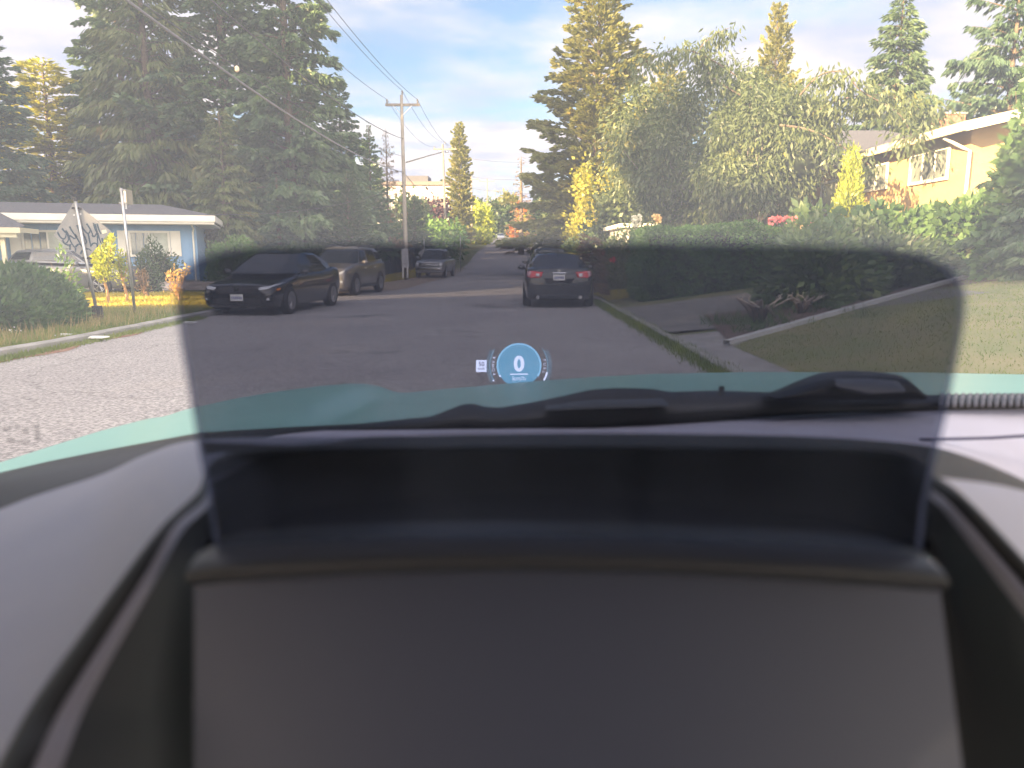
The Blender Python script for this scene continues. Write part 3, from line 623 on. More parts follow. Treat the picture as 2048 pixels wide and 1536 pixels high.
def body_loft(stations, cr=.03, n=5):
    rings = []
    for st in stations:
        hr = half_ring(st, cr); y = st[0]
        full = [Vector((x, y, z)) for x, z in hr] + [Vector((-x, y, z)) for x, z in hr[-2:0:-1]]
        rings.append(full)
    m = len(rings[0])
    cols = [cat([r[k] for r in rings], n) for k in range(m)]
    rings2 = [[c[i] for c in cols] for i in range(len(cols[0]))]
    rings3 = [cat(r, 3, True) for r in rings2]
    mb = MB().grid(rings3, closed=True)
    k = len(rings3[0]); mb.f.append(tuple(range(k))[::-1]); mb.f.append(tuple((len(rings3)-1)*k+i for i in range(k)))
    return mb
class Car:
    def __init__(s, name, label, cat_, loc, rot, paint, st, cab, wheels, group=None, cr=.03, wr=.33, roofmat=None):
        s.t = thing(name, label, cat_, loc, rot, group); s.paint = paint
        mb = body_loft(st, cr); s.body = mb.build('body', paint, s.t, True)
        s.bvh = BVHTree.FromPolygons([Vector(v) for v in mb.v], [f for f in mb.f]); s.st = st
        s.cabin(cab)
        for (wy, wx) in wheels:
            for sx in (-1, 1): s.wheel(sx*wx, wy, wr)
    def cabin(s, c):
        # c: base pts (x,y,z) right side front->rear, roof pts same count
        B, T = c['base'], c['roof']; n = len(B)
        ring = lambda P: [Vector(p) for p in P] + [Vector((-p[0], p[1], p[2])) for p in P[::-1]]
        b, t = ring(B), ring(T); m = len(b)
        mid = [(b[i]+t[i])/2 + Vector((.035 if b[i].x > 0 else -.035, 0, .01)) for i in range(m)]
        inner = [Vector((p.x*.45, p.y*.8+ .2*sum(q.y for q in t)/m, p.z+.045)) for p in t]
        mb = MB(); mb.grid([b, mid, t, inner], closed=True); mb.f.append(tuple(3*m+i for i in range(m)))
        s.cab = mb.build('cabin', s.paint, s.t, True, bevel=.02); s.cab.data
        def pane(i0, i1, name, fr=.06, lo=.08, hi=.08, mt=m_glass):
            rows = []
            for u0 in (fr, 1-fr):
                pass
            G = []
            for v in (lo, .5, 1-hi):
                row = []
                for u in np.linspace(fr, 1-fr, 4):
                    p = b[i0].lerp(b[i1], u); q = t[i0].lerp(t[i1], u); mm = mid[i0].lerp(mid[i1], u)
                    row.append(p.lerp(mm, v*2) if v <= .5 else mm.lerp(q, (v-.5)*2))
                G.append(row)
            nrm = (G[0][-1]-G[0][0]).cross(G[-1][0]-G[0][0]).normalized()
            cen = sum((q for q in t), Vector())/m
            if nrm.dot(G[1][1]-cen) < 0: nrm = -nrm
            return MB().grid([[p+nrm*.008 for p in r] for r in G]).build(name, mt, s.cab, True)
        s.pane = pane; s.b, s.tt, s.m = b, t, m
        for nm, i0, i1, fr, lo, hi in c['panes']:
            pane(i0 % m, i1 % m, nm, fr, lo, hi)
    def wheel(s, x, y, r, w=.22):
        sx = 1 if x > 0 else -1
        # arch
        MB().lathe([(r*1.14, 0), (r*1.14, .012), (r*1.08, .014)], (x+sx*.0-.006, y, r*1.02), 'x', 28).build('wheel_arch', m_dk, s.t) if 0 else None
        ar = MB(); cx_ = x + sx*.012
        pts = []
        k = 28
        disc = [(cx_, y+r*1.15*math.cos(2*math.pi*i/k), max(.16, r*1.04+r*1.15*math.sin(2*math.pi*i/k))) for i in range(k)]
        ar.prism(disc, (-sx*.10, 0, 0)); ar.build('wheel_arch', m_dk, s.t)
        prof = [(r*.62, -w/2), (r*.9, -w/2), (r*.985, -w/2+.03), (r, -w/4), (r, w/4), (r*.985, w/2-.03), (r*.9, w/2), (r*.62, w/2)]
        cxw = x - sx*(w/2-.035)
        wl = MB().lathe(prof, (cxw, y, r), 'x', 28).build('wheel', m_tyre, s.t, True)
        f = cxw + sx*w/2
        mb = MB(); mb.lathe([(r*.66, 0), (r*.66, .008), (r*.58, .008), (r*.58, 0)], (f-.004, y, r), 'x', 28)
        mb.lathe([(r*.15, 0), (r*.15, .012)], (f-.004, y, r), 'x', 12)
        for i in range(5):
            a = 2*math.pi*i/5+.3
            for da in (-.13, .13):
                p = [(f+.003, y+r*.12*math.cos(a+da), r+r*.12*math.sin(a+da)), (f+.003, y+r*.6*math.cos(a+da*1.2), r+r*.6*math.sin(a+da*1.2))]
                mb.tube(p, .016, 5)
        mb.build('rim', m_rimm, wl)
    def patch(s, poly, face, name, mt, off=.006, parent=None, n=6, depth=None):
        """poly in (x,z) for front/rear or (y,z) for left/right, laid on the bodywork"""
        D = {'front': Vector((0, -1, 0)), 'rear': Vector((0, 1, 0)), 'right': Vector((-1, 0, 0)), 'left': Vector((1, 0, 0))}[face]
        P = []; m = len(poly)
        for i in range(m):
            a, b = poly[i], poly[(i+1) % m]
            for k in range(n): P.append((a[0]+(b[0]-a[0])*k/n, a[1]+(b[1]-a[1])*k/n))
        cx_ = sum(p[0] for p in P)/len(P); cz = sum(p[1] for p in P)/len(P)
        rows = []
        for sc in (1, .75, .5, .25, .02):
            row = []
            for u, z in P:
                u2, z2 = cx_+(u-cx_)*sc, cz+(z-cz)*sc
                if face in ('front', 'rear'): o = Vector((u2, 0, z2)) - D*6
                else: o = Vector((0, u2, z2)) - D*6
                h = s.bvh.ray_cast(o, D)
                if h[0] is None:
                    h = (row[-1] if row else o+D*6, None)
                    row.append(h[0])
                else: row.append(h[0] - D*off)
            rows.append(row)
        back = [p + D*.03 for p in rows[0]]
        mb = MB().grid([back]+rows, closed=True); k = len(P); mb.f.append(tuple((len(rows))*k+i for i in range(k)))
        return mb.build(name, mt, parent or s.t, True)
    def hit(s, u, z, face):
        D = {'front': Vector((0, -1, 0)), 'rear': Vector((0, 1, 0))}[face]
        h = s.bvh.ray_cast(Vector((u, 0, z)) - D*6, D); return h[0]
    def plate(s, z, face, w=.30, h=.15, x=0):
        p = s.hit(x, z, face); sg = 1 if face == 'front' else -1
        pl = MB().box((x, p.y+sg*.012, z), (w, .012, h)).build('number_plate', m_plate, s.t)
        mb = MB()
        for i in range(6): mb.box((x-w*.36+i*w*.144, p.y+sg*.0195, z-.005), (w*.085, .003, h*.42))
        mb.build('plate_marks', m_pltxt, pl); return p
    def mirror(s, x, y, z):
        for sx in (-1, 1):
            mb = MB().lathe([(.02, -.06), (.07, -.045), (.085, 0), (.085, .03)], (0, 0, 0), 'x', 12)
            mb.v = [(sx*(x+.10)+v[1]*1.25, y+v[0]*1.0, z+v[2]*.85) for v in mb.v]
            mi = mb.build('wing_mirror', s.paint, s.t, True)
            MB().tube([(sx*(x-.06), y, z-.05), (sx*(x+.06), y, z-.02)], .02, 6).build('mirror_stalk', m_black, mi)
def sedan_st(L=4.6, W=.90, hood=.86, belt=.95, deck=1.02, tail=.90):
    h = L/2
    return [(h, .56, W*.76, .30), (h-.04, .64, W*.86, .24), (h-.22, .72, W*.95, .19), (h-.75, hood-.04, W*.99, .17), (h-1.25, hood+.04, W, .17), (.75, belt-.01, W, .17), (0, belt, W, .17), (-1.0, belt+.02, W, .17), (-1.55, deck-.01, W*.99, .18), (-h+.35, deck, W*.95, .20), (-h+.10, deck-.03, W*.90, .24), (-h+.02, tail-.06, W*.85, .30), (-h, tail-.14, W*.80, .36)]
def sedan_cab(top=1.43, fb=1.15, rb=-1.95, zf=.93, zr=1.0):
    return dict(base=[(.60, fb, zf), (.80, fb-.32, zf+.01), (.83, -.15, .94), (.80, -1.15, .97), (.70, rb+.12, zr-.02), (.5, rb, zr-.01)],
                roof=[(.42, .18, top-.05), (.56, .10, top-.06), (.60, -.30, top-.03), (.58, -.85, top-.04), (.52, -1.20, top-.07), (.40, -1.26, top-.06)],
                panes=[('windscreen', -1, 0, .0, .04, .04), ('windscreen', 0, 1, .0, .04, .06), ('windscreen', -2, -1, 0, .04, .06),
                       ('side_window', 1, 2, .1, .10, .12), ('side_window', 2, 3, .05, .10, .12), ('side_window', 3, 4, .06, .2, .25),
                       ('side_window', -3, -2, .1, .10, .12), ('side_window', -4, -3, .05, .10, .12), ('side_window', -5, -4, .06, .2, .25),
                       ('rear_window', 5, -6, 0, .06, .05), ('rear_window', 4, 5, .1, .1, .08), ('rear_window', -6, -5, .1, .1, .08)])

m_blackpaint = mat('black_car_paint', (.008, .009, .011), .22, coat=1)
m_navy = mat('dark_car_paint', (.010, .013, .018), .25, coat=1)
m_bronze = mat('brown_grey_paint', (.24, .22, .20), .3, metal=.4, coat=.8)
m_greyp = mat('grey_car_paint', (.27, .27, .285), .3, metal=.4, coat=.8)
m_silver = mat('silver_car_paint', (.17, .175, .19), .28, metal=.5, coat=.8)

# black sedan facing us, left
p = Car('parked_car', 'glossy black sedan parked on the left facing the camera, nearest of that row', 'car', (-5.95, 19.3, 0), math.pi+R(-7.5), m_blackpaint, sedan_st(4.45, .92, .85, .95, 1.05, .93), sedan_cab(1.46, 1.25, -1.98, .93, 1.04), [(1.38, .90), (-1.34, .90)], 'cars parked along the left kerb', wr=.325)
p.patch([(-.52, .50), (.52, .50), (.58, .64), (.50, .70), (-.50, .70), (-.58, .64)], 'front', 'grille', m_dk)
p.patch([(-.62, .26), (.62, .26), (.56, .42), (-.56, .42)], 'front', 'lower_intake', m_dk)
for s_ in (-1, 1):
    hl_ = p.patch([(s_*.50, .655), (s_*.80, .70), (s_*.86, .76), (s_*.84, .70), (s_*.72, .62), (s_*.54, .60)], 'front', 'headlight', m_lens, .012)
    p.patch([(s_*.66, .34), (s_*.82, .36), (s_*.82, .50), (s_*.70, .46)], 'front', 'fog_lamp_recess', m_dk, .008)
    p.patch([(s_*.71, .37), (s_*.77, .37), (s_*.77, .42), (s_*.71, .42)], 'front', 'fog_lamp', m_lens, .014, n=3)
p.patch([(2.02, .62), (1.86, .64), (1.86, .60), (2.0, .585)], 'right', 'side_marker', m_amber, .008); p.patch([(2.02, .62), (1.86, .64), (1.86, .60), (2.0, .585)], 'left', 'side_marker', m_amber, .008)
q = p.hit(0, .64, 'front')
e = MB().box((-.035, q.y+.02, .64), (.016, .02, .10)).box((.035, q.y+.02, .64), (.016, .02, .10)).box((0, q.y+.02, .64), (.06, .02, .016)); e.box((0, q.y+.018, .70), (.12, .012, .010)).box((0, q.y+.018, .58), (.08, .012, .010)).box((-.055, q.y+.018, .64), (.010, .012, .12)).box((.055, q.y+.018, .64), (.010, .012, .12)); e.build('emblem', m_chrome, p.t)
p.plate(.43, 'front'); p.mirror(.90, .72, .98)
for sd_, sg in (('right', 1), ('left', -1)):
    p.patch([(.35, .80), (.18, .80), (.18, .775), (.35, .775)], sd_, 'door_handle', m_blackpaint, .03, n=2); p.patch([(-.65, .82), (-.82, .82), (-.82, .795), (-.65, .795)], sd_, 'door_handle', m_blackpaint, .03, n=2)

# brown-grey crossover
def suv_st(L=4.45, W=.93, hood=1.02, belt=1.08):
    h = L/2
    return [(h, .62, W*.78, .32), (h-.04, .80, W*.88, .27), (h-.2, .93, W*.95, .24), (h-.7, hood, W*.99, .24), (h-1.2, hood+.06, W, .24), (.6, belt, W, .24), (-.5, belt+.02, W, .24), (-1.4, belt+.06, W, .25), (-h+.3, belt+.06, W*.97, .28), (-h+.06, belt+.02, W*.92, .32), (-h, belt-.06, W*.86, .38)]
def suv_cab(top=1.66, fb=1.15, L=4.45):
    r = -L/2+.12
    return dict(base=[(.62, fb, 1.04), (.82, fb-.3, 1.06), (.86, -.1, 1.08), (.85, -1.1, 1.10), (.80, r+.12, 1.12), (.6, r, 1.12)],
                roof=[(.45, .25, top-.05), (.60, .16, top-.06), (.66, -.2, top-.02), (.65, -1.1, top-.03), (.60, r+.38, top-.06), (.45, r+.30, top-.05)],
                panes=[('windscreen', -1, 0, 0, .05, .04), ('windscreen', 0, 1, 0, .05, .06), ('windscreen', -2, -1, 0, .05, .06), ('side_window', 1, 2, .1, .12, .14), ('side_window', 2, 3, .05, .12, .14), ('side_window', 3, 4, .08, .2, .2),
                       ('side_window', -3, -2, .1, .12, .14), ('side_window', -4, -3, .05, .12, .14), ('side_window', -5, -4, .08, .2, .2), ('rear_window', 5, -6, 0, .1, .08), ('rear_window', 4, 5, .1, .14, .1), ('rear_window', -6, -5, .1, .14, .1)])
p = Car('parked_suv', 'brown grey compact crossover with roof rails parked behind the black sedan', 'car', (-6.05, 27.3, gz(-5, 27)+.01), math.pi+R(-8), m_bronze, suv_st(), suv_cab(), [(1.33, .92), (-1.31, .92)], 'cars parked along the left kerb', wr=.36)
g = p.patch([(-.60, .78), (.60, .78), (.54, .64), (-.54, .64)], 'front', 'grille', m_dk, .008)
for pts in ([(-.62, .79), (.62, .79), (.62, .765), (-.62, .765)], [(-.64, .80), (-.58, .80), (-.50, .62), (-.55, .62)], [(.64, .80), (.58, .80), (.50, .62), (.55, .62)]): p.patch(pts, 'front', 'grille_surround', m_chrome, .016, n=4)
p.patch([(-.66, .34), (.66, .34), (.60, .52), (-.60, .52)], 'front', 'lower_intake', m_black2)
for s_ in (-1, 1):
    p.patch([(s_*.64, .80), (s_*.84, .90), (s_*.86, .98), (s_*.80, .80), (s_*.66, .72)], 'front', 'headlight', m_lens, .012)
    p.patch([(s_*.68, .46), (s_*.78, .46), (s_*.78, .54), (s_*.68, .54)], 'front', 'fog_lamp', m_lens, .014, n=3)
    MB().tube([(s_*.60, .1, 1.63), (s_*.64, -.1, 1.70), (s_*.64, -1.4, 1.70), (s_*.60, -1.6, 1.63)], .02, 6).build('roof_rail', m_black, p.t)
p.plate(.43, 'front'); p.mirror(.92, .66, 1.14)
for sd_ in ('right', 'left'):
    p.patch([(.3, .93), (.12, .93), (.12, .90), (.3, .90)], sd_, 'door_handle', m_chrome, .03, n=2); p.patch([(-.7, .95), (-.88, .95), (-.88, .92), (-.7, .92)], sd_, 'door_handle', m_chrome, .03, n=2)
    p.patch([(1.0, .30), (-1.0, .30), (-1.0, .38), (1.0, .38)], sd_, 'sill_trim', m_black2, .01, n=4)

# grey pickup
st = [(2.85, .72, .80, .42), (2.80, .98, .90, .38), (2.6, 1.12, .97, .36), (2.0, 1.20, .99, .36), (1.2, 1.24, 1.0, .36), (.3, 1.25, 1.0, .36), (-1.0, 1.25, 1.0, .36), (-2.0, 1.28, 1.0, .40), (-2.7, 1.28, .98, .45), (-2.85, 1.22, .95, .5)]
cb = dict(base=[(.65, 1.3, 1.22), (.88, 1.05, 1.24), (.92, .3, 1.25), (.92, -.4, 1.25), (.88, -.95, 1.25), (.6, -1.0, 1.25)], roof=[(.48, .6, 1.90), (.66, .52, 1.88), (.72, .2, 1.93), (.72, -.4, 1.93), (.66, -.8, 1.88), (.5, -.84, 1.89)],
          panes=[('windscreen', -1, 0, 0, .06, .06), ('windscreen', 0, 1, 0, .06, .1), ('windscreen', -2, -1, 0, .06, .1), ('side_window', 1, 2, .12, .12, .14), ('side_window', 2, 3, .06, .12, .14), ('side_window', -3, -2, .12, .12, .14), ('side_window', -4, -3, .06, .12, .14), ('rear_window', 5, -6, 0, .1, .1)])
p = Car('pickup_truck', 'grey full size pickup truck with chrome grille parked farthest along the left kerb', 'truck', (-5.35, 53.5, gz(-5, 53)), math.pi+R(-4), m_greyp, st, cb, [(1.85, .97), (-1.75, .97)], 'cars parked along the left kerb', wr=.42)
p.patch([(-.66, 1.06), (.66, 1.06), (.70, .78), (-.70, .78)], 'front', 'grille', m_dk, .01)
for z in (1.05, .95, .86): p.patch([(-.66, z), (.66, z), (.66, z-.028), (-.66, z-.028)], 'front', 'grille_bar', m_chrome, .022, n=4)
p.patch([(-.88, .56), (.88, .56), (.86, .70), (-.86, .70)], 'front', 'bumper', m_chrome, .05)
for s_ in (-1, 1): p.patch([(s_*.70, 1.04), (s_*.90, 1.04), (s_*.90, .84), (s_*.72, .82)], 'front', 'headlight', m_lens, .014)
p.plate(.63, 'front', .3, .13); p.mirror(1.0, .95, 1.38)

# silver car in the driveway
p = Car('parked_car', 'silver hatchback standing in the driveway behind the round green bush', 'car', (-15.2, 26.6, 0), R(-96), m_silver, suv_st(4.5, .9, .92, 1.0), suv_cab(1.56, 1.2, 4.5), [(1.35, .89), (-1.33, .89)], wr=.35)
for s_ in (-1, 1): p.patch([(s_*.6, .72), (s_*.82, .82), (s_*.84, .74), (s_*.64, .66)], 'front', 'headlight', m_lens, .012)
p.mirror(.9, .66, 1.05)
for sd_ in ('right', 'left'): p.patch([(.3, .86), (.12, .86), (.12, .83), (.3, .83)], sd_, 'door_handle', m_chrome, .03, n=2)

# black sedan seen from behind, right
p = Car('parked_car', 'black sedan seen from behind with red tail lamps, parked by the right kerb', 'car', (1.28, 21.9, .0), R(-1.5), m_navy, sedan_st(4.7, .93, .84, .96, 1.05, .98), sedan_cab(1.44, 1.2, -2.02, .93, 1.04), [(1.42, .91), (-1.36, .91)], 'cars parked along the right kerb', wr=.335)
for s_ in (-1, 1):
    p.patch([(s_*.42, .94), (s_*.84, .98), (s_*.86, .84), (s_*.74, .79), (s_*.47, .80)], 'rear', 'tail_lamp', m_red, .012)
    p.patch([(s_*.72, .96), (s_*.83, .97), (s_*.84, .85), (s_*.76, .81)], 'rear', 'lamp_lens', mat('pink_lens', (.5, .3, .33), .25), .020, n=3)
    p.patch([(s_*.50, .90), (s_*.60, .91), (s_*.60, .83), (s_*.51, .82)], 'rear', 'lamp_lens', m_lens, .020, n=3)
    MB().lathe([(.045, -.06), (.045, .08), (.035, .08)], (0, 0, 0), 'z', 12).build('exhaust_pipe', m_chrome, p.t).matrix_local = Matrix.Translation((s_*.55, -2.33, .30)) @ Matrix.Rotation(math.pi/2, 4, 'X')
p.patch([(-.20, .93), (.20, .93), (.19, .91), (-.19, .91)], 'rear', 'boot_trim', m_chrome, .016, n=3)
p.patch([(-.80, .60), (.80, .60), (.80, .588), (-.80, .588)], 'rear', 'bumper_seam', m_dk, .006, n=8)
p.patch([(-.62, .36), (.62, .36), (.56, .26), (-.56, .26)], 'rear', 'bumper_insert', m_black2, .010, n=8)
p.patch([(-.40, .78), (-.34, .72), (-.34, .66), (.34, .66), (.34, .72), (.40, .78)], 'rear', 'plate_recess', m_dk, .004)
p.plate(.80, 'rear', .30, .15); p.mirror(.92, .70, 1.0)
q = p.hit(0, .985, 'rear'); MB().lathe([(.035, -.01), (.035, .01)], (0, 0, 0), 'z', 12).build('emblem', m_chrome, p.t).matrix_local = Matrix.Translation((0, q.y-.01, .975)) @ Matrix.Rotation(math.pi/2, 4, 'X')
MB().tube([(0, -1.15, 1.42), (0, -1.25, 1.50)], .012, 6).build('roof_antenna', m_black, p.t)
cab_line = MB().tube([(-.60, .05, 1.40), (-.62, -.4, 1.42), (-.60, -.9, 1.40)], .012, 6).build('roof_moulding', m_chrome, p.t)

# cars and a trailer farther along the right kerb, and one driving towards us
def small_car(name, label, x, y, rot, paint, group, kind='suv', rear=True):
    z = gz(x, y); pit = math.atan((gz(x, y+2)-gz(x, y-2))/4)
    if kind == 'suv': c = Car(name, label, 'car', (x, y, z+.03), rot, paint, suv_st(), suv_cab(), [(1.33, .92), (-1.31, .92)], group, wr=.36)
    else: c = Car(name, label, 'car', (x, y, z+.03), rot, paint, sedan_st(), sedan_cab(), [(1.38, .90), (-1.34, .90)], group)
    c.t.rotation_euler = (pit if abs(rot) < 1 else -pit, 0, rot)
    for s_ in (-1, 1):
        if kind == 'suv': c.patch([(s_*.62, 1.0), (s_*.84, 1.02), (s_*.84, .80), (s_*.66, .80)], 'rear', 'tail_lamp', m_red, .02); c.patch([(s_*.64, .80), (s_*.84, .90), (s_*.80, .78), (s_*.66, .72)], 'front', 'headlight', m_lens, .012)
        else: c.patch([(s_*.5, .92), (s_*.82, .94), (s_*.82, .80), (s_*.52, .80)], 'rear', 'tail_lamp', m_red, .02); c.patch([(s_*.5, .66), (s_*.8, .72), (s_*.76, .62), (s_*.54, .6)], 'front', 'headlight', m_lens, .012)
    c.plate(.70 if rear else .43, 'rear' if rear else 'front'); c.mirror(.9, .68, 1.05); return c
G2 = 'cars parked along the right kerb'
m_sv = mat('pale_car_paint', (.42, .43, .46), .3, metal=.3, coat=.6)
small_car('parked_suv', 'dark crossover mostly hidden behind the rear facing black sedan', 1.62, 33, 0, m_navy, G2)
small_car('parked_car', 'dark sedan third in the row along the right kerb', 1.75, 48, 0, m_blackpaint, G2, 'sedan')
small_car('parked_suv', 'pale crossover on the rise beyond the black sedan', 3.1, 92, 0, m_sv, G2)
small_car('parked_suv', 'small silver crossover topmost of the right hand row of cars', 4.0, 140, 0, m_silver, G2)
small_car('moving_car', 'tiny pale car coming down the hill towards the camera', -2.7, 185, math.pi, m_sv, None, 'sedan', False)
# white van-like camper trailer with a red end panel
tr = thing('utility_trailer', 'low white box trailer with a red end panel beyond the black sedan', 'trailer', (5.3, 60, gz(5, 60)), 0)
mb = MB(); mb.bb(-2.2, 1.7, -1.2, 1.2, .55, 1.9); mb.build('box', mat('trailer_white', (.55, .56, .6), .5, col2=(.45, .46, .5), nscale=3), tr, bevel=.05)
for i in range(9): MB().bb(-2.15+i*.42, -2.11+i*.42, -1.22, -1.2, .6, 1.85).build('rib', m_metal, tr)
MB().bb(1.0, 1.5, -1.25, -1.2, .85, 1.85).build('red_panel', mat('red_paint', (.5, .03, .05), .5), tr)
for sx in (-1.2, .8):
    for yy in (-1.1, 1.1): MB().lathe([(.2, -.1), (.32, -.08), (.32, .08), (.2, .1)], (sx, yy, .32), 'x', 16).build('wheel', m_tyre, tr, True)
# ---------------------------------------------------------------- vegetation
rng = np.random.default_rng(11)
def leafmesh(name, P, D, Ln, Wd, mats, flat=0.0, slots=None):
    "one diamond-shaped leaf per point: P base, D direction, Ln length, Wd width"
    P = np.asarray(P, float); D = np.asarray(D, float); n = len(P)
    D = D/np.maximum(np.linalg.norm(D, axis=1, keepdims=True), 1e-6)
    r = rng.normal(size=(n, 3)); r[:, 2] *= (1-flat)
    side = np.cross(D, r)
    if flat: side = side*(1-flat)+np.cross(D, np.array([0, 0, 1.]))*flat*2
    side /= np.maximum(np.linalg.norm(side, axis=1, keepdims=True), 1e-6)
    Ln = np.broadcast_to(np.asarray(Ln, float).reshape(-1, 1), (n, 1)); Wd = np.broadcast_to(np.asarray(Wd, float).reshape(-1, 1), (n, 1))
    m = P + D*Ln*.42; V = np.stack([P, m+side*Wd/2, P+D*Ln, m-side*Wd/2], 1).reshape(-1, 3)
    me = bpy.data.meshes.new(name); me.vertices.add(4*n); me.vertices.foreach_set('co', V.ravel())
    me.loops.add(4*n); me.loops.foreach_set('vertex_index', np.arange(4*n, dtype=np.int32))
    me.polygons.add(n); me.polygons.foreach_set('loop_start', np.arange(0, 4*n, 4, dtype=np.int32)); me.polygons.foreach_set('loop_total', np.full(n, 4, np.int32))
    for m_ in (mats if isinstance(mats, (list, tuple)) else [mats]): me.materials.append(m_)
    if slots is not None: me.polygons.foreach_set('material_index', np.asarray(slots, np.int32))
    me.update(); me.validate(); return me
m_bark = mat('bark', (.10, .075, .055), .95, col2=(.17, .13, .10), nscale=6, bump=.6)
m_barkp = mat('pale_bark', (.26, .23, .20), .95, col2=(.34, .31, .28), nscale=6, bump=.5)
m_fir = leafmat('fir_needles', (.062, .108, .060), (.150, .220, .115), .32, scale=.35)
m_firb = leafmat('blue_green_needles', (.048, .094, .062), (.115, .185, .11), .28, scale=.5)
m_ced = leafmat('cedar_sprays', (.065, .095, .034), (.15, .175, .060), .3, c3=(.20, .15, .05), scale=.4)
m_gold = leafmat('golden_needles', (.22, .22, .03), (.42, .39, .055), .45, c3=(.44, .34, .06), scale=.6)
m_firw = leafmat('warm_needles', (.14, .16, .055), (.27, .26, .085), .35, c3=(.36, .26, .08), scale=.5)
m_brown = leafmat('brown_needles', (.12, .08, .045), (.26, .17, .09), .25, scale=.6)
m_leaf = leafmat('tree_leaves', (.062, .090, .040), (.125, .160, .066), .3, c3=(.30, .27, .06), scale=.5)
m_leafd = leafmat('dark_leaves', (.038, .066, .034), (.090, .135, .060), .25, scale=1.0)
m_hedge = leafmat('hedge_leaves', (.055, .11, .025), (.14, .26, .055), .3, scale=1.2)
m_yel = leafmat('yellow_leaves', (.36, .40, .02), (.50, .54, .04), .5, scale=2, tcol=(1.2, 1.2, .5))
m_lime = leafmat('lime_leaves', (.20, .25, .03), (.40, .42, .05), .45, scale=1.5)
m_orange = leafmat('orange_leaves', (.42, .16, .04), (.62, .27, .06), .4, scale=2, tcol=(1.3, 1, .6))
m_peach = leafmat('peach_leaves', (.50, .30, .08), (.62, .42, .12), .4, scale=2)
m_shrub = leafmat('shrub_leaves', (.06, .11, .04), (.14, .20, .075), .3, scale=1.5)
m_maroon = leafmat('maroon_leaves', (.05, .022, .03), (.10, .045, .05), .2, scale=1)
m_big = leafmat('broad_leaves', (.060, .12, .045), (.13, .22, .075), .35, scale=2.5)
m_bush = leafmat('bush_sprays', (.030, .070, .020), (.085, .16, .038), .25, scale=1.6)
m_dry = leafmat('dry_grass', (.22, .17, .07), (.40, .32, .16), .4, scale=2)
m_grass = leafmat('grass_blades', (.10, .15, .03), (.22, .26, .07), .4, c3=(.36, .30, .14), scale=.8)
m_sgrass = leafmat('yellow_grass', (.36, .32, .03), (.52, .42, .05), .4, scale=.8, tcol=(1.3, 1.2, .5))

def conifer_mesh(name, H, Rr, h0, m, seed, nbr=170, droop=.35, rise=.25, p=.85, tl=.5, tw=.16, dens=1.0, hang=.25, ragged=.2, sparse=0):
    g = np.random.default_rng(seed); P = []; D = []; L_ = []
    lim = []
    for i in range(nbr):
        f = (i+.5)/nbr; f = f**1.12; h = h0+(H-h0)*f; top = 1-f
        if sparse and g.random() < sparse: continue
        Lb = max(.25, Rr*(top**p)*g.uniform(1-ragged*1.6, 1+ragged*.6)); az = i*2.39996+g.uniform(-.3, .3)
        u = np.array([math.cos(az), math.sin(az), 0]); s = np.array([-u[1], u[0], 0])
        e0 = rise+.55*f**2+g.uniform(-.2, .2); dr = droop*(1-.6*f)+g.uniform(-.14, .14)
        n = int(max(8, dens*34*Lb**1.25/ (tl*2)))
        K = int(max(5, 7+Lb*3.2)); ts = np.sqrt(g.uniform(.03, 1, K)); sg = np.where(np.arange(K) % 2 == 0, 1., -1.); sl = (.40*Lb*(1.04-ts)+.14)*g.uniform(.6, 1.15, K); sd_ = g.uniform(.15, .75, K)
        kk = g.integers(0, K, n); w = g.uniform(0, 1, n)**.8; onax = g.random(n) < .22
        t = ts[kk] + w*sl[kk]*.55/Lb; t = np.where(onax, g.uniform(.1, 1.0, n), t); lat = np.where(onax, 0, sg[kk]*sl[kk]*w)
        base = u*(Lb*t)[:, None] + np.array([0, 0, 1.])*(h+Lb*(e0*t-dr*t*t))[:, None]
        q = base + s*lat[:, None] + g.normal(0, .045*tl/.45, (n, 3)); q[:, 2] -= np.abs(lat)*sd_[kk]
        d = u*(.75+.3*t)[:, None] + s*(np.sign(lat)*g.uniform(.3, 1.0, n))[:, None]; d[:, 2] += (e0-2*dr*t) - hang - np.abs(lat)*.3 + g.normal(0, .28, n)
        P.append(q); D.append(d); L_.append(g.uniform(.6, 1.25, n)*tl*(1-.35*f))
        if i % 2 == 0: lim.append((h, u, Lb, e0, dr))
    P = np.concatenate(P); D = np.concatenate(D); L_ = np.concatenate(L_)
    me = leafmesh(name, P, D, L_, L_*tw/tl*g.uniform(.8, 1.3, len(L_)), m)
    return me, lim
def trunk_mesh(name, H, r0, lim, m=None, lean=0):
    mb = MB(); pts = [(0, 0, -.3)]+[(lean*math.sin(i*.7)*.1, 0, H*i/8) for i in range(1, 9)]
    mb.tube(pts, [r0*(1.15-.98*i/8) for i in range(9)], 8)
    for h, u, Lb, e0, dr in lim:
        mb.tube([(u[0]*Lb*t, u[1]*Lb*t, h+Lb*(e0*t-dr*t*t)) for t in (0, .35, .7, .95)], [.05*Lb/3+.02, .04*Lb/3+.01, .02, .008], 4, False)
    me = bpy.data.meshes.new(name); me.from_pydata(mb.v, [], mb.f); me.materials.append(m or m_bark)
    for p in me.polygons: p.use_smooth = True
    return me
def tree_of(name, label, cat_, loc, tm, cm, rot=0, sc=1, group=None, tname='trunk', cname='crown'):
    t = thing(name, label, cat_, loc, rot, group); t.scale = (sc, sc, sc) if not isinstance(sc, tuple) else sc
    if tm: wire_obj(tname, tm, None, t)
    wire_obj(cname, cm, None, t); return t
CON = {}
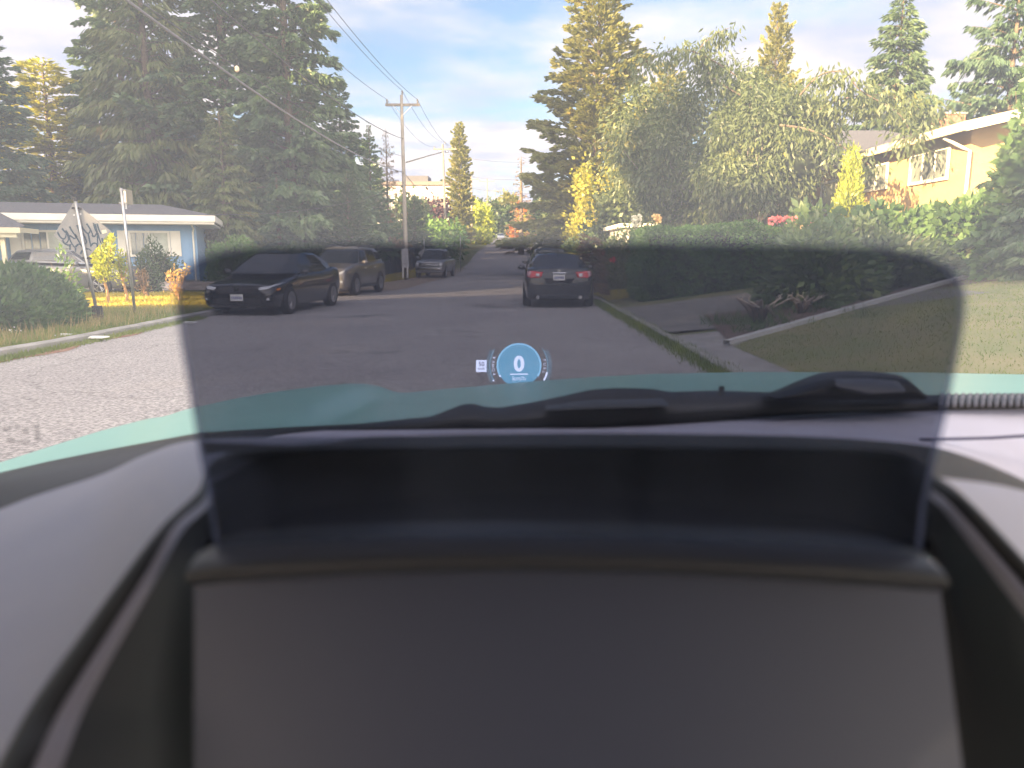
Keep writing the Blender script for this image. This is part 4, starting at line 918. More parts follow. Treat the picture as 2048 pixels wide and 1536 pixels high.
def proto(key, H, Rr, h0, m, seed, r0=.35, bark=None, **k):
    cm, lim = conifer_mesh(key, H, Rr, h0, m, seed, **k); CON[key] = (trunk_mesh(key+'_trunk', H*.985, r0, lim, bark), cm, H)
proto('fir', 24, 5.6, 1.5, m_fir, 1, nbr=270, tl=.46, tw=.19, dens=1.75, hang=.3)
proto('weep', 22, 5.0, 1.0, m_ced, 2, nbr=230, tl=.8, tw=.16, dens=1.0, droop=.5, hang=1.1, p=.6)
proto('fir2', 26, 6.2, 2.2, m_fir, 3, nbr=240, tl=.46, tw=.19, dens=1.5, droop=.28, rise=.35, ragged=.3, sparse=.12)
proto('blue', 15, 4.2, .2, m_firb, 4, nbr=220, tl=.42, tw=.17, dens=1.35, hang=.2, p=.8)
proto('gold', 17, 3.8, .3, m_gold, 5, nbr=220, tl=.5, tw=.20, dens=1.8, ragged=.35, r0=.2, p=.6)
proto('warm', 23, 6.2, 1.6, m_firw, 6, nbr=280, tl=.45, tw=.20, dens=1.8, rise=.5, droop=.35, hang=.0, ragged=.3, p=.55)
proto('slim', 22, 3.1, .4, m_firw, 7, nbr=260, tl=.6, tw=.26, dens=1.9, p=.42, rise=.7, droop=.3, ragged=.25)
proto('thin', 14, 2.6, .4, m_brown, 8, nbr=110, tl=.4, tw=.1, dens=.7, ragged=.4, sparse=.2)
proto('cypress', 14, 3.0, .3, m_leafd, 9, nbr=240, tl=.42, tw=.15, dens=1.1, p=.75, rise=.9, droop=.3, hang=-.1)
proto('spruce', 16, 4.4, .6, m_fir, 10, r0=.2, nbr=260, tl=.5, tw=.15, dens=1.8, hang=.9, droop=.30, rise=.15)
proto('hang', 18, 6.0, 1.0, m_firb, 14, r0=.2, nbr=230, tl=.42, tw=.12, dens=2.4, hang=1.6, droop=.22, ragged=.4, sparse=.1)
proto('bare', 17, 5.8, 1.5, m_brown, 12, nbr=150, tl=.45, tw=.07, dens=.75, hang=1.2, droop=.25, ragged=.4, sparse=.15)
proto('shade', 15, 5.2, .0, m_firb, 13, nbr=150, tl=.8, tw=.5, dens=1.0, hang=.3, p=.45)
def con(key, name, label, px, Y, top=None, H=None, rot=0, X=None, group=None, wide=1.0, cat_='tree'):
    tm, cm, h = CON[key]
    X = yp(px, 500, Y).x if X is None else X; z = gz(X, Y)
    if top is not None: H = yp(px, top, Y).z - z
    s = H/h; return tree_of(name, label, cat_, (X, Y, z-.05), tm, cm, rot, (s*wide, s*wide, s), group)
# left side, beyond the blue house
GL = 'tall conifers beyond the blue house'
con('blue', 'conifer_tree', 'dense dark blue green conifer at the left edge of the photo', -10, 42, top=-60, rot=.3, wide=.95, group=GL)
con('blue', 'conifer_tree', 'broad dark conifer with rounded shoulder filling the lower left behind the roof', -25, 39, top=215, rot=2.1, wide=1.15, group=GL)
con('gold', 'conifer_tree', 'bright golden yellow sunlit conifer between the dark left ones', 122, 52, top=120, rot=1.1, wide=2.0, group=GL)
con('fir', 'conifer_tree', 'tall fir with sunlit left edge, just right of the golden one', 272, 52, H=26, rot=.8, group=GL, wide=.85)
con('weep', 'conifer_tree', 'drooping cedar with hanging sprays above the blue house roof', 320, 45, H=20, rot=2.2, group=GL, wide=1.1)
con('fir2', 'conifer_tree', 'tallest ragged fir with sky showing through its open crown', 470, 47, H=29, rot=.2, group=GL)
con('fir', 'conifer_tree', 'dense tall fir nearest the road on the left with a blunt right side', 590, 44, H=25, rot=3.4, group=GL, wide=.85)
con('weep', 'conifer_tree', 'lower drooping cedar in front of the ragged tall fir', 455, 40, top=215, rot=4.2, group=GL, wide=1.2)
con('fir', 'conifer_tree', 'middle height fir whose slope runs down to the utility pole', 690, 52, top=150, rot=5.1, group=GL, wide=1.05)
con('fir2', 'conifer_tree', 'small ragged fir with thin twigs poking out beside the utility pole', 745, 58, top=245, rot=1.9, group=GL, wide=.9)
con('bare', 'conifer_tree', 'thin half bare tree with dark twigs crossing the utility pole', 778, 60, top=255, rot=1.1, group=GL, wide=.55)
con('cypress', 'conifer_tree', 'dark rounded evergreen right behind the real estate board', 700, 42, top=345, rot=1.0, group=GL, wide=1.5)
con('blue', 'conifer_tree', 'small dark evergreen at the right end of the blue house', 560, 41, top=350, rot=1.4, group=GL, wide=1.3)
# along the left side of the street
con('cypress', 'evergreen_tree', 'dark evergreen just right of the first utility pole', 830, 72, top=395, group='trees lining the far street', wide=1.6)
con('slim', 'conifer_tree', 'tall narrow sunlit conifer standing alone beside the second utility pole', 921, 112, top=248, rot=.6, group=None, wide=.9)
con('cypress', 'evergreen_tree', 'dark conical tree beyond the second utility pole at its left', 850, 90, top=400, rot=2.0, group='trees lining the far street', wide=1.6)
# right side
GR = 'conifers on the right of the street'
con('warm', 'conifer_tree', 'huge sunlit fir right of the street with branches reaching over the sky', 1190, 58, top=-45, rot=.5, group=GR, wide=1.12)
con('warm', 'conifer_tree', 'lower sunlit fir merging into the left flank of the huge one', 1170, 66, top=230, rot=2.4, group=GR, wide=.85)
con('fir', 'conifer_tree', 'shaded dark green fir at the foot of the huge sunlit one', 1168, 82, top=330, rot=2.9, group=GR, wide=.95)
con('thin', 'conifer_tree', 'small sparse brownish conifer left of the huge sunlit fir', 1042, 96, top=312, rot=0, group=GR, wide=1.15)
con('warm', 'conifer_tree', 'pointed sunlit conifer rising behind the leafy tree', 1530, 52, top=15, rot=4, group=GR, wide=.62)
con('spruce', 'conifer_tree', 'dark pointed spruce rising behind the yellow house roof', 1765, 55, top=-30, rot=1, group=GR, wide=1.05)
con('hang', 'conifer_tree', 'tall spruce with long drooping branches at the right edge', 1985, 34, top=-190, rot=2, group=GR, wide=1.0)
con('spruce', 'conifer_tree', 'grey green spruce at the far right above the house roof', 2080, 44, top=-90, rot=3, group=GR, wide=1.1)
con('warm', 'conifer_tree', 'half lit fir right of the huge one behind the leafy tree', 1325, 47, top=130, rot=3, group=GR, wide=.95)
con('cypress', 'evergreen_tree', 'round dark evergreen between leafy tree and pink house', 1600, 33.5, top=270, rot=5, group=GR, wide=1.3)

def broad_mesh(name, H, Rx, Ry, hb, m, seed, n=26000, ll=.16, lw=.07, clumps=120, hang=.6, bark=None, trunks=1, fork=.28, r0=.16, cs=.55):
    "leafy tree: forked trunks, limbs to clumps, leaves drooping around each clump"
    g = np.random.default_rng(seed); mb = MB(); C = []
    for i in range(clumps):
        u = g.normal(size=3); u /= np.linalg.norm(u); rr = g.uniform(.45, 1)**.5
        c = np.array([u[0]*Rx*rr, u[1]*Ry*rr, hb+(H-hb)*.5+u[2]*(H-hb)*.5*rr]); C.append(c)
    for k in range(trunks):
        a = 2*math.pi*k/trunks+g.uniform(0, 1); lx = Rx*.25*math.cos(a); ly = Ry*.25*math.sin(a)
        f = np.array([lx, ly, hb*.8+.3]); mb.tube([(lx*.15, ly*.15, -.2), (lx*.5, ly*.5, hb*.45), tuple(f)], [r0, r0*.85, r0*.6], 7)
        for c in C[k::trunks][:26]:
            mid = f*.5+c*.5+np.array([0, 0, .12*H*g.uniform(0, 1)]); mb.tube([tuple(f), tuple(mid), tuple(c)], [r0*.35, r0*.2, r0*.06], 5, False)
    per = n//clumps; P = []; D = []
    for c in C:
        s = cs*g.uniform(.6, 1.3)*np.array([Rx*.36, Ry*.36, (H-hb)*.22])
        off = g.normal(size=(per, 3))*s*.62; q = c+off; d = off/np.maximum(np.linalg.norm(off, axis=1, keepdims=True), .01)*.6 + g.normal(size=(per, 3))*.5; d[:, 2] -= hang
        P.append(q); D.append(d)
    P = np.concatenate(P); D = np.concatenate(D); k = P[:, 2] > .05; P = P[k]; D = D[k]
    L_ = g.uniform(.6, 1.3, len(P))*ll
    cm = leafmesh(name, P, D, L_, L_*lw/ll, m)
    tm = bpy.data.meshes.new(name+'_trunk'); tm.from_pydata(mb.v, [], mb.f); tm.materials.append(bark or m_bark)
    for p in tm.polygons: p.use_smooth = True
    return tm, cm
def broad(name, label, cat_, X, Y, group=None, rot=0, tn='trunk', cn='crown', **k):
    tm, cm = broad_mesh(name, **k); return tree_of(name, label, cat_, (X, Y, gz(X, Y)-.02), tm, cm, rot, 1, group, tn, cn)
def at(px, Y): return yp(px, 500, Y).x
# big leafy tree with drooping leaves, right centre
broad('leafy_tree', 'large spreading tree with drooping pointed leaves behind the clipped hedge', 'tree', at(1400, 31), 31, H=8.0, Rx=3.7, Ry=3.0, hb=1.2, m=m_leaf, seed=23, n=56000, ll=.22, lw=.07, clumps=120, hang=.8, trunks=4, r0=.16, cs=.44, bark=m_barkp)
broad('leafy_tree', 'second drooping leafed tree reaching in front of the yellow house', 'tree', at(1515, 26.5), 26.5, H=6.3, Rx=2.3, Ry=2.0, hb=1.9, m=m_leaf, seed=22, n=30000, ll=.22, lw=.062, clumps=90, hang=1.0, trunks=3, r0=.13, cs=.60, bark=m_barkp)
# a long branch of it that arches over the sky and another across the house roof
def bough(label, pts, seed, n=900, m=m_leaf, sp=.38):
    g = np.random.default_rng(seed); pts = cat(pts, 6)
    root = thing('arching_branch', label, 'branch', tuple(pts[0])); o = pts[0]
    MB().tube([p-o for p in pts], [.028*(1-i/len(pts))+.006 for i in range(len(pts))], 5).build('limb', m_bark, root)
    P = []; D = []
    for _ in range(n):
        t = g.uniform(.15, 1); p = pts[min(len(pts)-1, int(t*len(pts)))]-o
        off = g.normal(size=3)*np.array([sp, sp, sp*.55]); off[2] -= abs(g.normal())*.18
        P.append(np.array(p)+off); D.append(off*.6+np.array([0, 0, -.8])+g.normal(size=3)*.35)
    L_ = g.uniform(.6, 1.3, n)*.23; wire_obj('leaves', leafmesh('branch_leaves', P, D, L_, L_*.34, m), None, root); return root
bough('long leafy branch arching left across the pale clouds above the leafy tree', [yp(1560, 230, 28), yp(1490, 165, 28), yp(1420, 118, 27.6), yp(1370, 100, 27.4), yp(1320, 108, 27.2), yp(1280, 130, 27)], 1, 750)
bough('short leafy branch pointing up right against the clouds', [yp(1480, 190, 28), yp(1420, 150, 28), yp(1400, 100, 27.8), yp(1430, 70, 27.6), yp(1460, 55, 27.5)], 2, 420, sp=.25)
bough('leafy branch stretching right in front of the spruce and house roof', [yp(1600, 240, 25), yp(1680, 200, 24.5), yp(1760, 190, 24), yp(1830, 215, 23.6), yp(1870, 240, 23.4)], 3, 1700, sp=.38)
bough('leafy spray hanging before the upper windows of the yellow house', [yp(1600, 190, 24), yp(1640, 150, 23.5), yp(1690, 145, 23), yp(1720, 180, 23), yp(1800, 230, 22.6), yp(1830, 290, 22)], 4, 600, sp=.26)
bough('leafy spray hanging low over the gutter left of the small window', [yp(1560, 250, 24), yp(1620, 260, 23.4), yp(1680, 290, 23), yp(1740, 330, 22.6)], 5, 380, sp=.24)

# generic clump of leaves within an ellipsoid or box surface
def bush(name, label, cat_, X, Y, rx, ry, h, m, n, ll, lw, seed, shape='mound', group=None, hang=0, out=1.0, z0=0, core=True, stems=0, shell=.35, kind=None, cn='foliage', rot=0):
    g = np.random.default_rng(seed); root = thing(name, label, cat_, (X, Y, gz(X, Y)+z0), rot, group)
    if shape == 'mound':
        u = g.normal(size=(n, 3)); u[:, 2] = np.abs(u[:, 2]); u /= np.linalg.norm(u, axis=1, keepdims=True)
        lump = 1+.14*np.sin(u[:, 0]*5+seed)+.10*np.sin(u[:, 1]*7+seed*2)+.08*np.sin(u[:, 2]*9+u[:, 0]*6)
        r = (1-shell*g.random(n)**2)*lump; P = u*r[:, None]*np.array([rx, ry, h]); D = u*out+g.normal(size=(n, 3))*.5
    else:  # box: faces
        a = g.random((n, 3))*2-1; f = g.choice(5, n, p=[.13, .13, .27, .12, .35]); wob = g.normal(size=n)*.02
        a[f == 0, 0] = -1; a[f == 1, 0] = 1; a[f == 2, 1] = -1; a[f == 3, 1] = 1; a[f == 4, 2] = 1
        nrm = np.zeros((n, 3)); nrm[f == 0, 0] = -1; nrm[f == 1, 0] = 1; nrm[f == 2, 1] = -1; nrm[f == 3, 1] = 1; nrm[f == 4, 2] = 1
        P = a*np.array([rx, ry, h/2])+np.array([0, 0, h/2]); P[:, 2] += np.where(f == 4, .07*np.sin(P[:, 0]*1.3+seed)+.04*np.sin(P[:, 0]*4.1)+.03*np.sin(P[:, 1]*5), 0)
        P += nrm*(.05*np.sin(P[:, 0]*3+P[:, 2]*4)+.04*np.sin(P[:, 2]*9+P[:, 0]*7)+g.uniform(-.12, .03, n))[:, None]; D = nrm*out+g.normal(size=(n, 3))*.55
    D[:, 2] -= hang; L_ = g.uniform(.6, 1.35, n)*ll
    wire_obj(cn, leafmesh(name, P, D, L_, L_*lw/ll, m), None, root)
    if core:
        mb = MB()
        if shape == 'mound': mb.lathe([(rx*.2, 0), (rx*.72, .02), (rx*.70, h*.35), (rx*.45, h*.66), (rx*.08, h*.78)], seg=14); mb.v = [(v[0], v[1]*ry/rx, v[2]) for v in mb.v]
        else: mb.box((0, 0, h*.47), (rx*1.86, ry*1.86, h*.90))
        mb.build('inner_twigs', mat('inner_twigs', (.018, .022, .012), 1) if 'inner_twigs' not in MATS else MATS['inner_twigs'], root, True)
    if stems:
        mb = MB()
        for i in range(stems):
            a = g.uniform(0, 6.28); mb.tube([(0, 0, 0), (math.cos(a)*rx*.3, math.sin(a)*ry*.3, h*.5), (math.cos(a)*rx*.7, math.sin(a)*ry*.7, h*.92)], [.02, .012, .005], 5)
        mb.build('stem', m_bark, root)
    return root
bush('round_bush', 'large spreading juniper bush at the street corner left of the leaning sign', 'bush', -10.05, 13.9, 1.9, 1.6, 1.08, m_bush, 26000, .16, .055, 31, hang=-.1, out=.8, shell=.22)
bush('round_bush', 'low green bush edge behind the juniper at the left frame edge', 'bush', -12.6, 16.2, 1.5, 1.2, .95, m_bush, 9000, .17, .06, 32, hang=-.1)
bush('clipped_hedge', 'tall clipped hedge with bright green top right of the rear facing sedan', 'hedge', 6.35, 22.0, 2.75, 1.15, 1.98, m_hedge, 42000, .11, .06, 33, shape='box', z0=-.35, out=.7)
bush('leafy_bush', 'dark broad leafed shrub spreading over the right planting bed', 'shrub', 6.1, 15.2, 1.15, .95, 1.65, m_shrub, 3800, .20, .09, 34, hang=.2, shell=.8, stems=7, core=False)
bush('leafy_bush', 'dark hollow shrub mass under the right conifer beside the edging', 'shrub', 8.2, 17.0, 1.5, 1.1, 1.25, m_leafd, 9000, .18, .09, 35, hang=.2, shell=.6, stems=5)
bush('leafy_bush', 'broad leafed magnolia like shrub below the yellow house siding', 'shrub', 9.7, 19.6, 1.7, 1.0, 1.65, m_big, 4600, .22, .15, 36, hang=.25, shell=.7, stems=7, group='broad leafed shrubs below the yellow house')
bush('leafy_bush', 'taller broad leafed shrub reaching toward the downspout of the yellow house', 'shrub', 11.7, 19.2, 1.4, 1.0, 1.75, m_big, 4200, .22, .15, 37, hang=.25, shell=.7, stems=7, group='broad leafed shrubs below the yellow house')
bush('leafy_bush', 'loose pale green shrub just behind the roses on the hedge', 'shrub', 8.0, 21.4, 1.1, .7, 1.75, m_big, 2600, .18, .11, 38, hang=.2, shell=.8, stems=5, group='broad leafed shrubs below the yellow house')
bush('climbing_plant', 'climbing plant with large dark leaves at the far right in front of the house corner', 'plant', 10.35, 15.4, .8, .8, 4.0, m_big, 3000, .20, .14, 39, hang=.35, shell=.6, stems=9, core=False)
con('spruce', 'conifer_tree', 'near drooping evergreen filling the right edge above the lawn', 0, 15.2, X=11.0, H=5.2, rot=1, wide=1.3)
bush('cypress_bush', 'bright yellow green columnar cypress before the yellow house corner', 'bush', 9.35, 21.3, .55, .55, 2.9, m_lime, 7000, .13, .05, 40, hang=-.7, out=.5, shell=.4)
# small plants near the blue house
bush('green_shrub', 'dark green shrub under the right window of the blue house', 'shrub', -14.6, 31.3, .9, .7, 1.75, m_leafd, 3000, .13, .06, 41, shell=.6, stems=5, group='shrubs along the blue house')
bush('green_shrub', 'brownish low shrub left of the window shrub at the blue house', 'shrub', -16.3, 31, .8, .6, 1.0, m_ced, 1800, .12, .05, 42, shell=.6, stems=5, group='shrubs along the blue house')
bush('green_shrub', 'tall pale green shrub at the right corner of the blue house', 'shrub', -12.2, 33.4, 1.1, .8, 2.2, m_hedge, 4200, .14, .06, 43, shell=.6, stems=5, group='shrubs along the blue house')
bush('green_shrub', 'leafy bush beside the bumper of the silver car', 'shrub', -12.9, 26.6, .6, .5, 1.35, m_leafd, 1500, .10, .05, 44, shell=.6, stems=5, group='shrubs along the blue house')
bush('green_shrub', 'thin leafy shrub sprouting between round bush and silver car', 'shrub', -12.0, 20.3, .45, .4, 1.25, m_hedge, 520, .13, .06, 45, shell=.9, stems=5, core=False, group='shrubs along the blue house')
# yellow sapling and orange plants
def sapling(name, label, X, Y, H, m, n, seed, ll=.1, sticks=6, spread=.55, hb=.35):
    g = np.random.default_rng(seed); r = thing(name, label, 'small tree', (X, Y, gz(X, Y))); mb = MB(); mb.tube([(0, 0, -.05), (-.02, 0, H*.2), (-.08, 0, H*hb)], [.045, .04, .03], 6); P = []; D = []
    for i in range(sticks):
        a = 2*math.pi*i/sticks+g.uniform(-.3, .3); l = H*(1-hb)*g.uniform(.6, 1); e = g.uniform(.2, 1)*spread
        end = np.array([math.cos(a)*e*l*1.1-.08, math.sin(a)*e*l*.5, H*hb+l*.95]); b = np.array([-.08, 0, H*hb])
        mb.tube([tuple(b), tuple((b+end)/2+np.array([math.cos(a)*.05, 0, 0])), tuple(end)], [.02, .012, .004], 5)
        k = n//sticks; t = g.random(k)[:, None]**.8; P.append(b+(end-b)*t+g.normal(size=(k, 3))*np.array([.09, .09, .06])*(1.2-t*.7)); D.append((end-b)/l*.8+g.normal(size=(k, 3))*.6)
    P = np.concatenate(P); D = np.concatenate(D); L_ = g.uniform(.6, 1.3, len(P))*ll
    mb.build('trunk', mat('sapling_bark', (.42, .24, .10), .8) if 'sapling_bark' not in MATS else MATS['sapling_bark'], r); wire_obj('crown', leafmesh(name, P, D, L_, L_*.45, m), None, r); return r
sapling('yellow_sapling', 'small bright yellow leafed sapling between the two metal sign posts', at(208, 21.0), 21.0, 1.95, m_yel, 2600, 51, sticks=9, ll=.11, spread=.75)
sapling('yellow_sapling', 'thin yellow green sapling tips just left of the bare post', at(246, 21.6), 21.6, 1.6, m_lime, 420, 52, sticks=4, ll=.1, spread=.3)
sapling('orange_sapling', 'orange leafed twiggy plant at the edge of the tinted pane', at(352, 22.0), 22.0, 1.2, m_peach, 170, 53, sticks=6, ll=.12, spread=.8, hb=.15)
sapling('orange_sapling', 'small faded orange plant behind the bare metal post', at(286, 23.8), 23.8, 1.0, m_brown, 300, 54, sticks=5, ll=.11, spread=.5, hb=.15)
# rocks along the blue house bed
for i, (px, Y, s) in enumerate(((243, 28, .35), (262, 27.6, .25), (285, 28.3, .38), (312, 27.8, .28), (338, 28.2, .33))):
    me = bmesh.new(); bmesh.ops.create_icosphere(me, subdivisions=2, radius=s)
    for v in me.verts: v.co = Vector((v.co.x*1.3, v.co.y, v.co.z*.6))*(1+.18*math.sin(v.co.x*9+i)+.12*math.sin(v.co.y*13+i*2))
    m2_ = bpy.data.meshes.new('garden_rock'); me.to_mesh(m2_); me.free(); o = wire_obj('garden_rock', m2_, mat('pinkish_rock', (.34, .28, .26), .9, col2=(.42, .37, .34), nscale=8) if 'pinkish_rock' not in MATS else MATS['pinkish_rock'])
    o.location = (at(px, Y), Y, s*.3); tag(o, ['large pinkish rock nearest the silver car at the lawn edge', 'smallest pinkish rock second from the silver car', 'biggest pinkish rock below the right window of the blue house', 'flat pinkish rock fourth from the silver car', 'pinkish rock farthest right in the row before the blue house'][i], 'rock', 'rocks along the lawn edge')
rb = MB().bb(-3.4, 3.4, -.15, .15, 0, .32).build('garden_wall', mat('rubble', (.28, .24, .22), .95, col2=(.40, .35, .32), nscale=6, bump=.8), None); rb.location = (-14.2, 29.3, 0); tag(rb, 'low rubble border wall below the blue house planting', 'wall')

# far street trees
def blob(name, label, px, Y, top, wpx, m, seed, n=2600, bottom=None, ll=None):
    X = at(px, Y); z = gz(X, Y); H = yp(px, top, Y).z-z; r = wpx/1500*Y/2; l = ll or max(.35, Y*.006)
    tm, cm = broad_mesh(name, H=H, Rx=r, Ry=r, hb=H*.12, m=m, seed=seed, n=n, ll=l, lw=l*.6, clumps=26, hang=.1, trunks=1, r0=.2, cs=.9)
    return tree_of(name, label, 'tree', (X, Y, z), tm, cm, 0, 1, 'trees lining the far street')
blob('street_tree', 'dark maroon leafed tree between the first two utility poles', 868, 100, 405, 60, m_maroon, 61)
blob('street_tree', 'bright green round tree low behind the grey pickup', 880, 80, 448, 90, m_hedge, 62)
blob('street_tree', 'lime green round tree beside the third utility pole', 958, 150, 415, 50, m_lime, 63)
blob('street_tree', 'small bright yellow green bush at the roadside left of the crest', 960, 128, 462, 34, m_lime, 64, 1400)
blob('street_tree', 'dark green tree beyond the lime tree at the end of the street', 990, 210, 408, 66, m_leafd, 65)
blob('street_tree', 'orange red autumn tree at the end of the street', 1038, 235, 416, 34, m_orange, 66)
blob('street_tree', 'yellow tree touching the orange one at the end of the street', 1062, 228, 432, 34, m_yel, 67)
blob('street_tree', 'olive brown tree behind the orange one below the sparse conifer', 1018, 250, 396, 40, m_firw, 68)
blob('street_tree', 'dark green tree below the huge fir, left part', 1085, 120, 400, 60, m_leafd, 69)
blob('street_tree', 'mottled green tree below the huge fir, behind the pale cars', 1135, 92, 400, 80, m_leaf, 70)
blob('street_tree', 'yellow green sunlit tree under the right flank of the huge fir', 1195, 50, 345, 110, m_gold, 71, 5200, ll=.3)
blob('street_tree', 'small vivid yellow bush above the trailer', 1120, 100, 455, 30, m_yel, 72, 900)
blob('street_tree', 'green leafy tree right of the trailer, under the sunlit branches', 1245, 44, 385, 130, m_leaf, 73, 6500, ll=.3)
blob('street_tree', 'dim green tree left of the narrow sunlit conifer', 815, 84, 405, 80, m_leafd, 74)
blob('street_tree', 'tiny red leafed tree left of the third utility pole', 928, 170, 448, 20, m_orange, 75, 700)
# wooded mass further off on both sides (reads as one wood)
def wood(name, X0, X1, Y0, Y1, n, hh, m, seed, ll=1.3):
    g = np.random.default_rng(seed); P = []; D = []
    for i in range(n):
        X = g.uniform(X0, X1); Y = g.uniform(Y0, Y1); H = g.uniform(.7, 1.25)*hh; z = gz(X, Y); k = 240
        t = g.random(k); a = g.uniform(0, 6.28, k); r = (1-t)**.7*H*.30*g.uniform(.6, 1.1, k)
        q = np.stack([X+r*np.cos(a), Y+r*np.sin(a), z+t*H], 1); d = np.stack([np.cos(a), np.sin(a), g.normal(0, .4, k)], 1); P.append(q); D.append(d)
    P = np.concatenate(P); D = np.concatenate(D); L_ = g.uniform(.7, 1.3, len(P))*ll
    o = wire_obj(name, leafmesh(name, P, D, L_, L_*.6, m), None); o['kind'] = 'stuff'; return o
wood('distant_wood', -190, -14, 165, 320, 150, 14, m_leafd, 81)
wood('distant_wood', 16, 190, 110, 320, 160, 13, m_leafd, 82)
wood('distant_wood', -120, -20, 70, 140, 70, 12, m_fir, 83)
wood('distant_wood', 20, 90, 62, 110, 50, 11, m_fir, 84)
wood('distant_wood', -40, 60, 300, 420, 90, 11, m_leafd, 85, 1.8)

# trees left of the frame, out of sight, added to shade the street from the low sun
k_ = 0
for Y, H in [(-72, 15), (-64, 16), (-56, 15), (-48, 16), (-40, 15), (-33, 15.5), (-26, 15.2), (-20, 15.5), (-15.5, 20), (2, 15), (9, 14), (15, 15), (22, 26), (29, 27), (33, 21)]:
    tm, cm, h = CON['shade']; H *= 1.13; s = H/h; w_ = min(s*1.3, 1.45) if Y < -22 else min(s, 1.2) if Y < 0 else s
    if Y == -15.5: w_ = .8
    tree_of('conifer_tree', 'wide evergreen in the unseen row added to shade the street', 'tree', (-40+(.5 if k_ % 2 else -.5), Y, 0), tm, cm, k_*1.3, (w_, w_, s), 'unseen evergreens added for shade'); k_ += 1

# flowers
def flowers(name, label, pts, m_, size, seed, group=None):
    g = np.random.default_rng(seed); c = sum((Vector(p) for p in pts), Vector())/len(pts)
    r = thing(name, label, 'flowers', (c.x, c.y, gz(c.x, c.y)), 0, group); o = Vector((c.x, c.y, gz(c.x, c.y)))
    for p in pts:
        p = Vector(p)-o; q = []; d = []
        for k in range(26):
            u = g.normal(size=3); u /= np.linalg.norm(u); q.append(np.array(p)+u*size*.35); d.append(u+g.normal(size=3)*.5)
        wire_obj('blossom', leafmesh('blossom', q, d, size*.75, size*.7, m_), None, r)
        MB().tube([tuple(p), (p.x+.05, p.y+.05, max(.3, p.z-.6))], .008, 4).build('flower_stem', m_bush, r)
    return r
m_pink = mat('coral_petals', (.75, .22, .22), .7); m_butter = mat('butter_petals', (.80, .58, .26), .7); m_white2 = mat('white_petals', (.7, .68, .55), .7); m_redp = mat('red_petals', (.5, .03, .06), .7)
flowers('rose_bush', 'coral pink roses standing above the right end of the clipped hedge', [yp(x, y, 21+i % 3*.2) for i, (x, y) in enumerate(((1543, 442), (1557, 440), (1574, 440), (1583, 443), (1590, 441), (1610, 452), (1620, 455), (1627, 449), (1636, 462), (1632, 470), (1650, 468)))], m_pink, .14, 91)
flowers('rose_bush', 'butter yellow roses right of the coral pink ones', [yp(x, y, 20.6+i % 3*.2) for i, (x, y) in enumerate(((1600, 446), (1596, 453), (1665, 440), (1672, 449), (1680, 443), (1690, 437), (1684, 454), (1660, 452), (1692, 448)))], m_butter, .15, 92)
flowers('rose_bush', 'white roses left of the hedge in front of the leafy tree', [yp(x, y, 26) for x, y in ((1268, 438), (1276, 434), (1270, 447), (1278, 443))], m_white2, .14, 93)
flowers('rose_bush', 'pale yellow roses left of the hedge top corner', [yp(x, y, 25) for x, y in ((1310, 434), (1317, 440), (1316, 436))], m_butter, .14, 94)
# roses and small conifer behind the right kerb
bush('rose_bush', 'tangled rose bush with a few red flowers behind the sunlit grass', 'shrub', 3.9, 27.6, 1.0, .8, 1.55, m_ced, 3600, .13, .06, 46, shell=.9, stems=8, core=False)
flowers('rose_bloom', 'red roses high in the bush beside the hedge', [yp(x, y, 27) for x, y in ((1270, 510), (1264, 502), (1204, 505), (1280, 517), (1226, 520))], m_redp, .12, 95)
bush('green_shrub', 'tall dark shrub before the screen fence behind the black sedan', 'shrub', -9.6, 35, 1.4, 1.0, 1.9, m_leafd, 5200, .16, .08, 49, shell=.5, stems=4)
bush('green_shrub', 'dark shrub behind the tangled rose bush', 'shrub', 5.2, 31, 2.2, 1.2, 1.9, m_leafd, 6000, .16, .08, 47, shell=.5, stems=4)
bush('green_shrub', 'dark hedge like shrub row behind the rear facing sedan', 'shrub', 4.2, 38, 1.9, 1.2, 2.1, m_leafd, 6000, .18, .09, 48, shell=.5, stems=4)
tm, cm = None, None
cmx, lim = conifer_mesh('young', 1.9, .55, .25, m_brown, 77, nbr=34, tl=.16, tw=.05, dens=5.0, p=.35, rise=.2, droop=.25, ragged=.1)
tree_of('young_conifer', 'young brownish conifer with flat tiers right behind the rear facing sedan', 'tree', (at(1180, 24.5), 24.5, 0), trunk_mesh('young_trunk', 1.8, .03, lim), cmx)

# grasses: verge, lawns, weeds
def blades(name, n, fx, m, seed, lo=.05, hi=.14, wd=.012, lean=.4, kind='stuff'):
    g = np.random.default_rng(seed); P = fx(g, n); D = np.stack([g.normal(0, lean, len(P)), g.normal(0, lean, len(P)), np.ones(len(P))], 1)
    L_ = g.uniform(lo, hi, len(P)); o = wire_obj(name, leafmesh(name, P, D, L_, np.full(len(P), wd), m), None); o['kind'] = kind; return o
def area(x0, x1, y0, y1, clump=0):
    def f(g, n):
        a = g.uniform(x0, x1, n); b = g.uniform(y0, y1, n)
        if clump: k = (np.sin(a*3.1+1)+np.sin(b*2.3)+np.sin(a*7+b*5)*.6+g.normal(0, .8, n)) > -clump; a = a[k]; b = b[k]
        return np.stack([a, b, [gz(x, y) for x, y in zip(a, b)]], 1)
    return f
blades('grass', 40000, lambda g, n: (lambda q: q[(q[:, 0] < -7.05) & (q[:, 0] < -7.1-.95*np.clip((12.5-q[:, 1])/9, 0, 1))])(area(-11, -7.05, 8.5, 18.5)(g, n)), m_grass, 101, .05, .20, .014)
